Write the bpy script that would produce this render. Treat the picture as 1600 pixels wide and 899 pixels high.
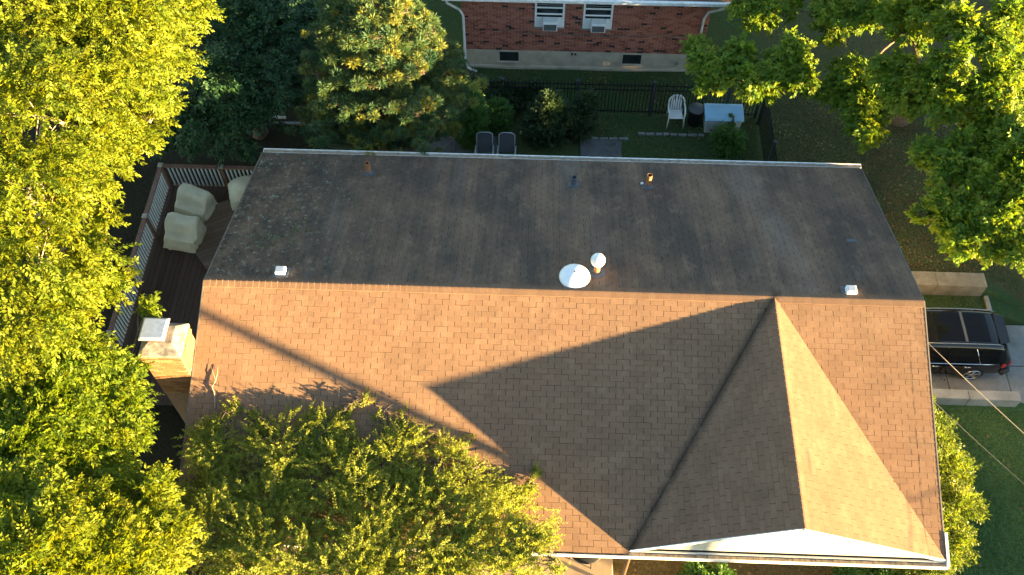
import bpy, bmesh, math, random
import numpy as np
from mathutils import Vector, Matrix
for o in list(bpy.data.objects):
    bpy.data.objects.remove(o)
sc = bpy.context.scene
COL = sc.collection
R = math.radians
rnd = random.Random(7)

# ------------------------------------------------------------------ camera
cam_d = bpy.data.cameras.new('camera')
cam = bpy.data.objects.new('camera', cam_d)
COL.objects.link(cam)
CAM_R = Matrix(((0.99938998, 0.03492085, -0.00043947),
                (-0.0289404, 0.83514933, 0.54926137),
                (-0.0195477, 0.54891359, -0.8356505)))      # rows: right, up, forward
CAM_P = Vector((7.501, -12.0825, 18.4633))
m = Matrix((CAM_R[0], CAM_R[1], -CAM_R[2])).transposed().to_4x4()
m.translation = CAM_P
cam.matrix_world = m
cam_d.sensor_width = 36.0
cam_d.lens = 1509.785 / 1600 * 36
cam_d.clip_start = 0.5
cam_d.clip_end = 600
sc.camera = cam

# ------------------------------------------------------------------ light
SUN_EL, SUN_AZ = R(4.5), R(-22.4)            # azimuth measured from +x towards +y
sun_dir = Vector((math.cos(SUN_EL) * math.cos(SUN_AZ), math.cos(SUN_EL) * math.sin(SUN_AZ), math.sin(SUN_EL)))
sd = bpy.data.lights.new('sun', 'SUN')
sd.energy = 5.0
sd.angle = R(0.55)
sd.color = (1.0, 0.70, 0.31)
so = bpy.data.objects.new('sun', sd)
so.rotation_euler = sun_dir.to_track_quat('Z', 'Y').to_euler()
so.location = (40, -16, 12)
COL.objects.link(so)
w = bpy.data.worlds.new('World')
sc.world = w
w.use_nodes = True
wn = w.node_tree
bg = wn.nodes['Background']
sky = wn.nodes.new('ShaderNodeTexSky')
sky.sky_type = 'NISHITA'
sky.sun_disc = False
sky.sun_elevation = SUN_EL
sky.sun_rotation = R(90) - SUN_AZ
sky.air_density = 1.0
sky.dust_density = 0.15
sky.ozone_density = 1.4
bg.inputs['Strength'].default_value = 0.063
wn.links.new(sky.outputs[0], bg.inputs[0])
sc.view_settings.view_transform = 'Standard'
sc.view_settings.look = 'None'
sc.view_settings.gamma = 1.0
sc.view_settings.exposure = 3.9
try:
    sc.cycles.max_bounces = 6
    sc.cycles.diffuse_bounces = 3
    sc.cycles.transmission_bounces = 4
    sc.cycles.transparent_max_bounces = 6
except Exception:
    pass

# ------------------------------------------------------------------ object helpers
WM = {}                                       # world matrices of what has been placed

def link(o, parent=None, world=None):
    world = world or Matrix.Identity(4)
    COL.objects.link(o)
    if parent is not None:
        o.parent = parent
        o.matrix_parent_inverse = WM[parent.name].inverted()
    o.matrix_basis = world
    WM[o.name] = world.copy()
    return o

def tag(o, label=None, cat=None, group=None, kind=None):
    if label: o['label'] = label
    if cat: o['category'] = cat
    if group: o['group'] = group
    if kind: o['kind'] = kind
    return o

def thing(name, label, cat, loc=(0, 0, 0), group=None):
    o = bpy.data.objects.new(name, None)
    o.empty_display_size = 0.3
    link(o, None, Matrix.Translation(loc))
    return tag(o, label, cat, group)

class MB:
    """collects polygons in world coordinates"""
    def __init__(s):
        s.v = []; s.f = []; s.t = []; s.cur = 0.5
    def poly(s, pts):
        i = len(s.v); s.v += [tuple(p) for p in pts]; s.f.append(tuple(range(i, i + len(pts)))); s.t.append(s.cur)
    def add(s, vs, fs):
        i = len(s.v); s.v += [tuple(p) for p in vs]
        for f in fs:
            s.f.append(tuple(i + k for k in f)); s.t.append(s.cur)
    def box(s, a, b, M=None):
        x0, y0, z0 = a; x1, y1, z1 = b
        vs = [Vector(p) for p in ((x0, y0, z0), (x1, y0, z0), (x1, y1, z0), (x0, y1, z0), (x0, y0, z1), (x1, y0, z1), (x1, y1, z1), (x0, y1, z1))]
        if M is not None: vs = [M @ p for p in vs]
        s.add(vs, [(0, 3, 2, 1), (4, 5, 6, 7), (0, 1, 5, 4), (1, 2, 6, 5), (2, 3, 7, 6), (3, 0, 4, 7)])
        return s
    def tube(s, pts, rad, n=6, caps=True):
        pts = [Vector(p) for p in pts]
        if not hasattr(rad, '__len__'): rad = [rad] * len(pts)
        rings = []
        ref = None
        for i, p in enumerate(pts):
            d = (pts[min(i + 1, len(pts) - 1)] - pts[max(i - 1, 0)]).normalized()
            if ref is None or abs(ref.dot(d)) > 0.98:
                ref = Vector((0, 0, 1)) if abs(d.z) < 0.9 else Vector((1, 0, 0))
            a = (ref - d * ref.dot(d)).normalized(); b = d.cross(a)
            ref = a
            rings.append([p + (a * math.cos(2 * math.pi * k / n) + b * math.sin(2 * math.pi * k / n)) * rad[i] for k in range(n)])
        base = len(s.v)
        for r in rings: s.v += [tuple(q) for q in r]
        for i in range(len(rings) - 1):
            for k in range(n):
                s.f.append((base + i * n + k, base + i * n + (k + 1) % n, base + (i + 1) * n + (k + 1) % n, base + (i + 1) * n + k)); s.t.append(s.cur)
        if caps:
            s.f.append(tuple(base + k for k in reversed(range(n)))); s.t.append(s.cur)
            s.f.append(tuple(base + (len(rings) - 1) * n + k for k in range(n))); s.t.append(s.cur)
        return s
    def lathe(s, prof, c, n=20, M=None):
        """prof: (radius, z) from bottom to top"""
        c = Vector(c); base = len(s.v)
        for r, z in prof:
            for k in range(n):
                p = Vector((r * math.cos(2 * math.pi * k / n), r * math.sin(2 * math.pi * k / n), z))
                if M is not None: p = M @ p
                s.v.append(tuple(c + p))
        for i in range(len(prof) - 1):
            for k in range(n):
                s.f.append((base + i * n + k, base + i * n + (k + 1) % n, base + (i + 1) * n + (k + 1) % n, base + (i + 1) * n + k)); s.t.append(s.cur)
        s.f.append(tuple(base + k for k in reversed(range(n)))); s.t.append(s.cur)
        s.f.append(tuple(base + (len(prof) - 1) * n + k for k in range(n))); s.t.append(s.cur)
        return s
    def mesh(s, name, mat, smooth=False):
        me = bpy.data.meshes.new(name)
        me.from_pydata(s.v, [], s.f)
        at = me.attributes.new('tint', 'FLOAT', 'FACE')
        at.data.foreach_set('value', s.t)
        if mat: me.materials.append(mat)
        if smooth: me.polygons.foreach_set('use_smooth', [True] * len(me.polygons))
        me.update()
        return me
    def build(s, name, mat, parent=None, smooth=False, bevel=0, world=None, segs=2):
        me = s.mesh(name, mat, smooth)
        o = bpy.data.objects.new(name, me)
        link(o, parent, world)
        if bevel:
            b = o.modifiers.new('bevel', 'BEVEL'); b.width = bevel; b.segments = segs; b.limit_method = 'ANGLE'; b.angle_limit = R(40)
        return o

def box_part(name, a, b, mat, parent=None, bevel=0):
    return MB().box(a, b).build(name, mat, parent, bevel=bevel)

# ------------------------------------------------------------------ materials
def new_mat(name):
    mt = bpy.data.materials.new(name); mt.use_nodes = True
    nt = mt.node_tree
    return mt, nt, nt.nodes['Principled BSDF']

def nd(nt, typ, **kw):
    n = nt.nodes.new(typ)
    for k, v in kw.items():
        if k.startswith('i_'):
            n.inputs[int(k[2:])].default_value = v
        else: setattr(n, k, v)
    return n

def setin(node, **kw):
    for k, v in kw.items():
        node.inputs[k.replace('_', ' ')].default_value = v
    return node

def ramp(nt, src, stops):
    r = nt.nodes.new('ShaderNodeValToRGB')
    e = r.color_ramp.elements
    while len(e) < len(stops): e.new(0.5)
    for el, (p, c) in zip(e, stops):
        el.position = p; el.color = (*c, 1) if len(c) == 3 else c
    nt.links.new(src, r.inputs[0])
    return r.outputs[0]

def noise(nt, scale, detail=4, rough=0.6, vec=None, stretch=None):
    if vec is None:
        vec = nt.nodes.new('ShaderNodeNewGeometry').outputs['Position']
    if stretch:
        mp = nt.nodes.new('ShaderNodeMapping'); mp.inputs['Scale'].default_value = stretch
        nt.links.new(vec, mp.inputs[0]); vec = mp.outputs[0]
    n = nt.nodes.new('ShaderNodeTexNoise')
    n.inputs['Scale'].default_value = scale; n.inputs['Detail'].default_value = detail; n.inputs['Roughness'].default_value = rough
    nt.links.new(vec, n.inputs['Vector'])
    return n.outputs[0]

def mixc(nt, fac, a, b, mode='MIX'):
    mx = nt.nodes.new('ShaderNodeMix'); mx.data_type = 'RGBA'; mx.blend_type = mode
    for sock, val in ((mx.inputs[0], fac), (mx.inputs[6], a), (mx.inputs[7], b)):
        if hasattr(val, 'is_output'): nt.links.new(val, sock)
        elif isinstance(val, (int, float)): sock.default_value = val
        else: sock.default_value = (*val, 1)
    return mx.outputs[2]

def math_n(nt, op, a, b=0.0, clamp=False):
    n = nt.nodes.new('ShaderNodeMath'); n.operation = op; n.use_clamp = clamp
    for sock, val in ((n.inputs[0], a), (n.inputs[1], b)):
        if hasattr(val, 'is_output'): nt.links.new(val, sock)
        else: sock.default_value = val
    return n.outputs[0]

def bump(nt, bsdf, h, strength=0.3, dist=0.01):
    b = nt.nodes.new('ShaderNodeBump'); b.inputs['Strength'].default_value = strength; b.inputs['Distance'].default_value = dist
    nt.links.new(h, b.inputs['Height']); nt.links.new(b.outputs[0], bsdf.inputs['Normal'])

def tint_attr(nt):
    a = nt.nodes.new('ShaderNodeAttribute'); a.attribute_name = 'tint'
    return a.outputs['Fac']

def obj_rand(nt):
    return nt.nodes.new('ShaderNodeObjectInfo').outputs['Random']

def mottled(name, c1, c2, scale=6, rough=0.8, bstr=0.2, bscale=40, metallic=0.0, spec=0.3, dirt=None):
    mt, nt, b = new_mat(name)
    c = ramp(nt, noise(nt, scale), [(0.3, c1), (0.7, c2)])
    if dirt:
        d = ramp(nt, noise(nt, dirt[0], 6, 0.7), [(0.45, (0, 0, 0)), (0.7, (1, 1, 1))])
        c = mixc(nt, math_n(nt, 'MULTIPLY', d, dirt[2]), c, dirt[1])
    nt.links.new(c, b.inputs['Base Color'])
    setin(b, Roughness=rough, Metallic=metallic)
    b.inputs['Specular IOR Level'].default_value = spec
    if bstr: bump(nt, b, noise(nt, bscale, 3), bstr, 0.01)
    return mt

def shingle_mat(name, rand):
    """asphalt shingles: brown granules, algae streaks running down the slope, pale lichen at the old west end"""
    mt, nt, b = new_mat(name)
    pos = nt.nodes.new('ShaderNodeNewGeometry').outputs['Position']
    sep = nt.nodes.new('ShaderNodeSeparateXYZ'); nt.links.new(pos, sep.inputs[0])
    t = rand(nt)
    base = ramp(nt, t, [(0.0, (0.198, 0.119, 0.073)), (0.5, (0.214, 0.129, 0.081)), (1.0, (0.234, 0.143, 0.090))])
    # broad fading patches
    broad = noise(nt, 0.35, 3, 0.5)
    base = mixc(nt, ramp(nt, broad, [(0.35, (0, 0, 0)), (0.7, (0.5, 0.5, 0.5))]), base, (0.20, 0.118, 0.078))
    # streaks down the slope
    st = noise(nt, 1.0, 6, 0.72, stretch=(0.75, 0.12, 0.12))
    st = math_n(nt, 'ADD', math_n(nt, 'MULTIPLY', st, 0.6), math_n(nt, 'MULTIPLY', noise(nt, 0.55, 5, 0.7), 0.4))
    stf = ramp(nt, st, [(0.42, (0, 0, 0)), (0.57, (1, 1, 1))])
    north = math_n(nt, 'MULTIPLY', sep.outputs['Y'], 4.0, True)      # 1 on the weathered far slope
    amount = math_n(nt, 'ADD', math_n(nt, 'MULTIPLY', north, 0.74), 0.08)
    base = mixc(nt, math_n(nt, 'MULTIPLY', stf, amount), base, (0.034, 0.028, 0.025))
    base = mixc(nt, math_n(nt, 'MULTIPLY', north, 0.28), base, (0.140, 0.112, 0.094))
    # algae at the west end of the far slope
    west = math_n(nt, 'SUBTRACT', 1.0, math_n(nt, 'MULTIPLY', sep.outputs['X'], 0.21), True)
    wn_ = math_n(nt, 'MULTIPLY', math_n(nt, 'MULTIPLY', west, north), ramp(nt, noise(nt, 1.3, 6, 0.7), [(0.36, (0.35, 0.35, 0.35)), (0.55, (1, 1, 1))]))
    base = mixc(nt, math_n(nt, 'MULTIPLY', wn_, 0.9), base, (0.036, 0.035, 0.033))
    li = ramp(nt, noise(nt, 7, 6, 0.75), [(0.56, (0, 0, 0)), (0.63, (1, 1, 1))])
    base = mixc(nt, math_n(nt, 'MULTIPLY', math_n(nt, 'MULTIPLY', math_n(nt, 'MULTIPLY', li, west), north), 0.8), base, (0.27, 0.28, 0.23))
    # scattered lichen flecks on the far slope
    fl = ramp(nt, noise(nt, 16, 3, 0.6), [(0.70, (0, 0, 0)), (0.74, (1, 1, 1))])
    base = mixc(nt, math_n(nt, 'MULTIPLY', math_n(nt, 'MULTIPLY', fl, north), 0.4), base, (0.24, 0.24, 0.22))
    # grime and soft crease shade painted into the gable's west valley, and blotches everywhere
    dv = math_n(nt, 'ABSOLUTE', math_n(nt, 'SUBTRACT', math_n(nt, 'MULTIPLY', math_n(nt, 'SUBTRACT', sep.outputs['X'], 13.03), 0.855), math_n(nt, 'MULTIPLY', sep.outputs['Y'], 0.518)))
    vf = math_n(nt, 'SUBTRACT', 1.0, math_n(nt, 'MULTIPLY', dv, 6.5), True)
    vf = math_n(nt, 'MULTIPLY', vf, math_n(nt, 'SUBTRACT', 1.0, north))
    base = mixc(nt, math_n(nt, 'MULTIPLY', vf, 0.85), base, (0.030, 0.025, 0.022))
    bl = ramp(nt, noise(nt, 1.6, 6, 0.75), [(0.46, (0, 0, 0)), (0.75, (1, 1, 1))])
    base = mixc(nt, math_n(nt, 'MULTIPLY', bl, 0.46), base, (0.105, 0.070, 0.050))
    fd = ramp(nt, noise(nt, 2.7, 5, 0.7, stretch=(1, 0.5, 0.5)), [(0.52, (0, 0, 0)), (0.72, (1, 1, 1))])
    base = mixc(nt, math_n(nt, 'MULTIPLY', fd, 0.45), base, (0.275, 0.185, 0.120))
    # worn seam beside the east rake and a scuff on the gable
    sx = math_n(nt, 'ABSOLUTE', math_n(nt, 'ADD', math_n(nt, 'SUBTRACT', sep.outputs['X'], 16.0), math_n(nt, 'MULTIPLY', math_n(nt, 'SUBTRACT', noise(nt, 2.0, 3), 0.5), 0.10)))
    sm = math_n(nt, 'SUBTRACT', 1.0, math_n(nt, 'MULTIPLY', sx, 40.0), True)
    sm = math_n(nt, 'MULTIPLY', sm, math_n(nt, 'MULTIPLY', math_n(nt, 'SUBTRACT', -0.8, sep.outputs['Y']), 1.2, True))
    sm = math_n(nt, 'MULTIPLY', sm, ramp(nt, noise(nt, 3.0, 4, 0.7), [(0.40, (0, 0, 0)), (0.55, (1, 1, 1))]))
    base = mixc(nt, math_n(nt, 'MULTIPLY', sm, 0.8), base, (0.035, 0.027, 0.022))
    gx_ = math_n(nt, 'SUBTRACT', 1.0, math_n(nt, 'MULTIPLY', math_n(nt, 'ABSOLUTE', math_n(nt, 'SUBTRACT', sep.outputs['X'], 13.34)), 16.0), True)
    gy_n = math_n(nt, 'SUBTRACT', 1.0, math_n(nt, 'MULTIPLY', math_n(nt, 'ABSOLUTE', math_n(nt, 'ADD', sep.outputs['Y'], 3.9)), 2.0), True)
    base = mixc(nt, math_n(nt, 'MULTIPLY', math_n(nt, 'MULTIPLY', gx_, gy_n), 0.8), base, (0.085, 0.065, 0.055))
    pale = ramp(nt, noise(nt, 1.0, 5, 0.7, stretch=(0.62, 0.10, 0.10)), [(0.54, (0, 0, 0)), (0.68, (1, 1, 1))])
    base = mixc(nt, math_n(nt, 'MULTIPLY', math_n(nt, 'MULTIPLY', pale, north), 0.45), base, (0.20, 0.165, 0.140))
    # granules
    gr = noise(nt, 95, 2, 0.7)
    base = mixc(nt, 0.55, base, ramp(nt, gr, [(0.3, (0.25, 0.25, 0.25)), (0.7, (0.80, 0.80, 0.80))]), 'OVERLAY')
    nt.links.new(base, b.inputs['Base Color'])
    setin(b, Roughness=0.95)
    b.inputs['Specular IOR Level'].default_value = 0.12
    try: b.inputs['Diffuse Roughness'].default_value = 0.6
    except Exception: pass
    bump(nt, b, gr, 0.35, 0.004)
    return mt

def leaf_mat(name, dark, mid, light, transl=0.35, transl_col=None, rough=0.5, spec=0.25):
    mt, nt, b = new_mat(name)
    t = tint_attr(nt)
    c = ramp(nt, t, [(0.0, dark), (0.5, mid), (1.0, light)])
    nt.links.new(c, b.inputs['Base Color'])
    setin(b, Roughness=rough); b.inputs['Specular IOR Level'].default_value = spec
    tr = nt.nodes.new('ShaderNodeBsdfTranslucent')
    tc = mixc(nt, 1.0, c, transl_col or (1.3, 1.25, 0.5), 'MULTIPLY')
    nt.links.new(tc, tr.inputs[0])
    mx = nt.nodes.new('ShaderNodeMixShader'); mx.inputs[0].default_value = transl
    nt.links.new(b.outputs[0], mx.inputs[1]); nt.links.new(tr.outputs[0], mx.inputs[2])
    nt.links.new(mx.outputs[0], nt.nodes['Material Output'].inputs['Surface'])
    return mt

def varied(name, cols, rand, rough=0.85, grain=30, gstr=0.3, spec=0.2, bstr=0.3):
    mt, nt, b = new_mat(name)
    n = len(cols)
    c = ramp(nt, rand(nt), [(i / (n - 1) if n > 1 else 0, col) for i, col in enumerate(cols)])
    g = noise(nt, grain, 4)
    c = mixc(nt, gstr, c, ramp(nt, g, [(0.3, (0.3, 0.3, 0.3)), (0.7, (0.75, 0.75, 0.75))]), 'OVERLAY')
    nt.links.new(c, b.inputs['Base Color']); setin(b, Roughness=rough); b.inputs['Specular IOR Level'].default_value = spec
    if bstr: bump(nt, b, g, bstr, 0.006)
    return mt

def plain(name, col, rough=0.5, metallic=0.0, spec=0.4, wear=0.12, scale=8):
    c2 = tuple(max(0, x * (1 - wear)) for x in col)
    return mottled(name, c2, col, scale, rough, 0.0, 40, metallic, spec)

M = {}
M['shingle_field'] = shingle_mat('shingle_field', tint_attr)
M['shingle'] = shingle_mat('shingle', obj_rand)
M['underlay'] = plain('roof_underlay', (0.040, 0.029, 0.023), 1.0, spec=0.0)
M['white_paint'] = mottled('white_paint', (0.60, 0.60, 0.57), (0.72, 0.72, 0.69), 5, 0.55, 0.05, 30, dirt=(3, (0.42, 0.38, 0.32), 0.35))
M['gable_paint'] = mottled('gable_paint', (0.40, 0.40, 0.35), (0.47, 0.47, 0.41), 2.5, 0.6, 0.05, 30, dirt=(1.5, (0.33, 0.31, 0.25), 0.5))
M['gutter'] = mottled('gutter_metal', (0.60, 0.60, 0.60), (0.76, 0.76, 0.75), 4, 0.45, 0, dirt=(5, (0.30, 0.25, 0.20), 0.5))
M['gutter_dirt'] = mottled('gutter_leaf_dirt', (0.26, 0.19, 0.13), (0.42, 0.34, 0.26), 9, 0.95, 0.5, 40)
M['metal_white'] = mottled('painted_metal', (0.68, 0.70, 0.72), (0.80, 0.81, 0.82), 6, 0.35, 0, spec=0.5)
M['galv'] = mottled('galvanised_metal', (0.50, 0.52, 0.55), (0.66, 0.68, 0.70), 10, 0.38, 0, metallic=0.7, spec=0.5)
M['lead'] = mottled('lead_flashing', (0.055, 0.065, 0.085), (0.10, 0.115, 0.14), 14, 0.6, 0.3, 40)
M['copper_pipe'] = mottled('rusty_pipe', (0.20, 0.085, 0.035), (0.36, 0.17, 0.08), 12, 0.7, 0.3, 60)
M['black_hole'] = plain('pipe_inside', (0.01, 0.01, 0.01), 0.9, spec=0.1)
M['brick'] = varied('red_brick', [(0.035, 0.030, 0.032), (0.21, 0.076, 0.055), (0.27, 0.100, 0.072), (0.32, 0.124, 0.088), (0.37, 0.155, 0.112)], tint_attr, 0.9, 60, 0.35)
M['mortar'] = mottled('mortar', (0.32, 0.27, 0.23), (0.42, 0.36, 0.31), 20, 0.95, 0.4, 60)
M['chimney_brick'] = varied('chimney_brick', [(0.145, 0.076, 0.036), (0.20, 0.108, 0.050), (0.25, 0.145, 0.074)], obj_rand, 0.9, 40, 0.45)
M['chimney_mortar'] = mottled('chimney_mortar', (0.13, 0.088, 0.062), (0.21, 0.145, 0.10), 18, 0.95, 0.4, 50)
M['crown'] = mottled('weathered_mortar_crown', (0.13, 0.12, 0.11), (0.33, 0.30, 0.26), 5, 0.95, 0.5, 30, dirt=(6, (0.05, 0.048, 0.045), 0.8))
M['foundation'] = mottled('parged_foundation', (0.42, 0.36, 0.28), (0.52, 0.46, 0.37), 3, 0.95, 0.3, 30, dirt=(2.5, (0.24, 0.21, 0.17), 0.5))
M['glass'] = mottled('dark_window_glass', (0.012, 0.016, 0.02), (0.03, 0.036, 0.042), 3, 0.08, 0, spec=0.6)
M['blind'] = plain('window_blind', (0.22, 0.23, 0.24), 0.7)
M['vinyl'] = mottled('white_vinyl', (0.70, 0.72, 0.73), (0.80, 0.81, 0.82), 6, 0.45, 0)
M['grille'] = plain('grille_dark', (0.04, 0.042, 0.045), 0.6)
M['deck_board'] = varied('deck_board', [(0.036, 0.024, 0.019), (0.047, 0.030, 0.024), (0.060, 0.038, 0.030)], obj_rand, 0.85, 18, 0.4)
M['step_board'] = varied('step_board', [(0.085, 0.060, 0.046), (0.105, 0.076, 0.058), (0.13, 0.094, 0.072)], obj_rand, 0.9, 18, 0.4)
M['rail_wood'] = mottled('rail_wood', (0.10, 0.055, 0.040), (0.16, 0.090, 0.065), 7, 0.75, 0.2, 30)
M['baluster'] = plain('baluster_paint', (0.46, 0.50, 0.54), 0.5)
M['post_cap'] = plain('post_cap_paint', (0.30, 0.27, 0.24), 0.6)
M['cover'] = mottled('cover_cloth', (0.40, 0.38, 0.29), (0.48, 0.46, 0.36), 2.5, 0.9, 0.7, 4.5, spec=0.15, dirt=(3, (0.30, 0.27, 0.2), 0.3))
M['iron'] = plain('black_iron', (0.012, 0.012, 0.013), 0.5, 0.3)
M['fence_post'] = plain('fence_post_paint', (0.035, 0.038, 0.045), 0.6)
M['car_paint'] = plain('black_car_paint', (0.008, 0.009, 0.012), 0.14, 0.0, 0.45, 0.05)
M['car_glass'] = plain('car_glass', (0.005, 0.006, 0.008), 0.06, 0.0, 0.15, 0.05)
M['chrome'] = plain('chrome', (0.62, 0.64, 0.66), 0.18, 1.0, 0.5, 0.05)
M['rubber'] = mottled('tyre_rubber', (0.015, 0.015, 0.016), (0.028, 0.028, 0.028), 12, 0.9, 0.2)
M['rim'] = plain('alloy_rim', (0.55, 0.56, 0.58), 0.3, 0.9, 0.5, 0.1)
M['tail_light'] = plain('red_lens', (0.42, 0.012, 0.018), 0.2, 0.0, 0.6, 0.1)
M['plastic_dark'] = plain('dark_plastic', (0.02, 0.02, 0.021), 0.6)
M['concrete'] = mottled('concrete', (0.20, 0.195, 0.18), (0.29, 0.28, 0.26), 2.2, 0.9, 0.3, 50, dirt=(1.6, (0.12, 0.115, 0.10), 0.6))
M['wall_cap'] = mottled('mossy_concrete', (0.17, 0.145, 0.105), (0.26, 0.225, 0.16), 3, 0.95, 0.4, 40, dirt=(4, (0.11, 0.10, 0.06), 0.6))
M['porch'] = mottled('porch_concrete', (0.30, 0.22, 0.15), (0.40, 0.30, 0.21), 3, 0.9, 0.3, 40)
M['patio'] = mottled('patio_slab', (0.085, 0.088, 0.09), (0.13, 0.135, 0.14), 3, 0.9, 0.3, 40)
M['edging'] = mottled('edging_stone', (0.14, 0.14, 0.145), (0.22, 0.22, 0.225), 9, 0.9, 0.3, 40)
M['bin'] = plain('black_plastic_bin', (0.012, 0.012, 0.014), 0.5)
M['bin_lid'] = plain('dark_grey_lid', (0.07, 0.075, 0.08), 0.45)
M['box_body'] = mottled('pale_resin', (0.40, 0.43, 0.45), (0.50, 0.53, 0.55), 3, 0.5, 0.1, 30)
M['box_lid'] = mottled('sky_tinted_lid', (0.22, 0.41, 0.58), (0.28, 0.48, 0.66), 3, 0.35, 0.05, 30, spec=0.5)  # blue of the sky's reflection put into the colour of a white lid
M['chair_plastic'] = mottled('white_resin', (0.60, 0.62, 0.62), (0.72, 0.73, 0.73), 5, 0.5, 0)
M['sling'] = plain('grey_sling', (0.06, 0.072, 0.085), 0.8)
M['tube_grey'] = plain('grey_tube', (0.36, 0.40, 0.43), 0.4, 0.2)
M['bark'] = mottled('bark', (0.07, 0.052, 0.038), (0.15, 0.12, 0.09), 10, 0.95, 0.6, 30)
M['bark_pale'] = mottled('pale_bark', (0.22, 0.17, 0.12), (0.34, 0.28, 0.21), 10, 0.9, 0.5, 30)
M['needle_bark'] = mottled('pine_bark', (0.075, 0.045, 0.035), (0.14, 0.09, 0.07), 10, 0.95, 0.6, 30)
M['wood_pole'] = mottled('pole_wood', (0.12, 0.09, 0.065), (0.2, 0.155, 0.11), 8, 0.9, 0.3, 30)
M['cable'] = plain('cable_sheath', (0.16, 0.15, 0.14), 0.6)
M['siding'] = mottled('house_siding', (0.42, 0.38, 0.31), (0.5, 0.46, 0.39), 3, 0.85, 0.1, 30)
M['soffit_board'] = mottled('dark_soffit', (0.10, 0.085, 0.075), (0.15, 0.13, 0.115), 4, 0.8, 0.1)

# ------------------------------------------------------------------ ground
def sstep(a, b, x):
    t = min(1.0, max(0.0, (x - a) / (b - a))); return t * t * (3 - 2 * t)

def ground_z(x, y):
    h = -5.0 + 0.02 * math.sin(x * 1.7 + y) + 0.02 * math.sin(y * 2.3 - x * 0.6)
    if x > 15.9:
        north = -4.82 if 3.6 < y < 6 else h
        if 3.6 <= y < 7: h = -4.85 + (h + 4.85) * sstep(4.5, 7, y)
        if y < 0.1: h = -4.93
        drop = -5.80 if 0.12 <= y <= 3.02 else (-5.12 if 3.02 < y < 3.6 else h)
        f = sstep(20.5, 22.4, x)
        gy = 1 - sstep(0, 2.2, max(0.1 - y, y - 3.6, 0))
        h = drop * (1 - f * gy) + (-5.80) * f * gy
    return h

gx = np.unique(np.round(np.concatenate([np.linspace(-160, -14, 14), np.linspace(-14, 16, 61), [15.88, 15.92], np.linspace(16, 24, 41), np.linspace(24, 60, 25), np.linspace(60, 260, 12)]), 3))
gy = np.unique(np.round(np.concatenate([np.linspace(-160, -10, 14), np.linspace(-10, 18, 57), [0.08, 0.13, 3.01, 3.03, 3.58, 3.61], np.linspace(0, 5, 21), np.linspace(18, 220, 14)]), 3))
gv = [(x, y, ground_z(x, y)) for y in gy for x in gx]
nx = len(gx)
gf = [(j * nx + i, j * nx + i + 1, (j + 1) * nx + i + 1, (j + 1) * nx + i) for j in range(len(gy) - 1) for i in range(nx - 1)]
mt, nt, b = new_mat('yard_ground')
pos = nt.nodes.new('ShaderNodeNewGeometry').outputs['Position']
sep = nt.nodes.new('ShaderNodeSeparateXYZ'); nt.links.new(pos, sep.inputs[0])
n1 = noise(nt, 1.1, 5); n2 = noise(nt, 14, 5, 0.75)
grass = ramp(nt, n2, [(0.3, (0.028, 0.050, 0.020)), (0.6, (0.055, 0.092, 0.034)), (0.8, (0.085, 0.115, 0.045))])
litter = ramp(nt, n2, [(0.3, (0.045, 0.034, 0.016)), (0.55, (0.095, 0.070, 0.034)), (0.75, (0.16, 0.115, 0.055))])
side = math_n(nt, 'MULTIPLY', math_n(nt, 'SUBTRACT', sep.outputs['X'], 14.2), 0.7, True)
north = math_n(nt, 'MULTIPLY', math_n(nt, 'SUBTRACT', sep.outputs['Y'], 3.7), 4.0, True)
lit = math_n(nt, 'MULTIPLY', side, north)
lf = math_n(nt, 'ADD', math_n(nt, 'MULTIPLY', lit, 0.5), math_n(nt, 'MULTIPLY', ramp(nt, n1, [(0.42, (0, 0, 0)), (0.62, (1, 1, 1))]), 0.35), True)
front_bed = math_n(nt, 'MULTIPLY', math_n(nt, 'SUBTRACT', -3.9, sep.outputs['Y']), 4.0, True)
bedx = math_n(nt, 'MULTIPLY', math_n(nt, 'SUBTRACT', 16.8, sep.outputs['X']), 2.0, True)
lf = math_n(nt, 'MAXIMUM', lf, math_n(nt, 'MULTIPLY', math_n(nt, 'MULTIPLY', front_bed, bedx), 0.9))
lawn = math_n(nt, 'MULTIPLY', math_n(nt, 'SUBTRACT', sep.outputs['X'], 16.9), 2.0, True)
south = math_n(nt, 'MULTIPLY', math_n(nt, 'SUBTRACT', 0.1, sep.outputs['Y']), 4.0, True)
lf = math_n(nt, 'MULTIPLY', lf, math_n(nt, 'SUBTRACT', 1.0, math_n(nt, 'MULTIPLY', math_n(nt, 'MULTIPLY', lawn, south), 0.85)))
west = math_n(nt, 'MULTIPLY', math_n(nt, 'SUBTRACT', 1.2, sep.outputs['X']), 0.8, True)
west_shade = ramp(nt, n2, [(0.3, (0.012, 0.010, 0.007)), (0.7, (0.035, 0.026, 0.018))])  # near-black ground colour standing in for shade under the west trees
fl_ = math_n(nt, 'MULTIPLY', lawn, south)
grass = mixc(nt, math_n(nt, 'MULTIPLY', fl_, 0.8), grass, ramp(nt, n2, [(0.3, (0.050, 0.095, 0.032)), (0.7, (0.095, 0.165, 0.055))]))
nt.links.new(mixc(nt, math_n(nt, 'MULTIPLY', west, 0.92), mixc(nt, lf, grass, litter), west_shade), b.inputs['Base Color'])
setin(b, Roughness=1.0); b.inputs['Specular IOR Level'].default_value = 0.05
bump(nt, b, n2, 0.6, 0.05)
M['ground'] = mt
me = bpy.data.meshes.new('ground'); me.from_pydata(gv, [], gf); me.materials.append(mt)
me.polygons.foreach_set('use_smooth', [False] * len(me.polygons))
gnd = link(bpy.data.objects.new('ground', me)); tag(gnd, kind='structure')

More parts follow.
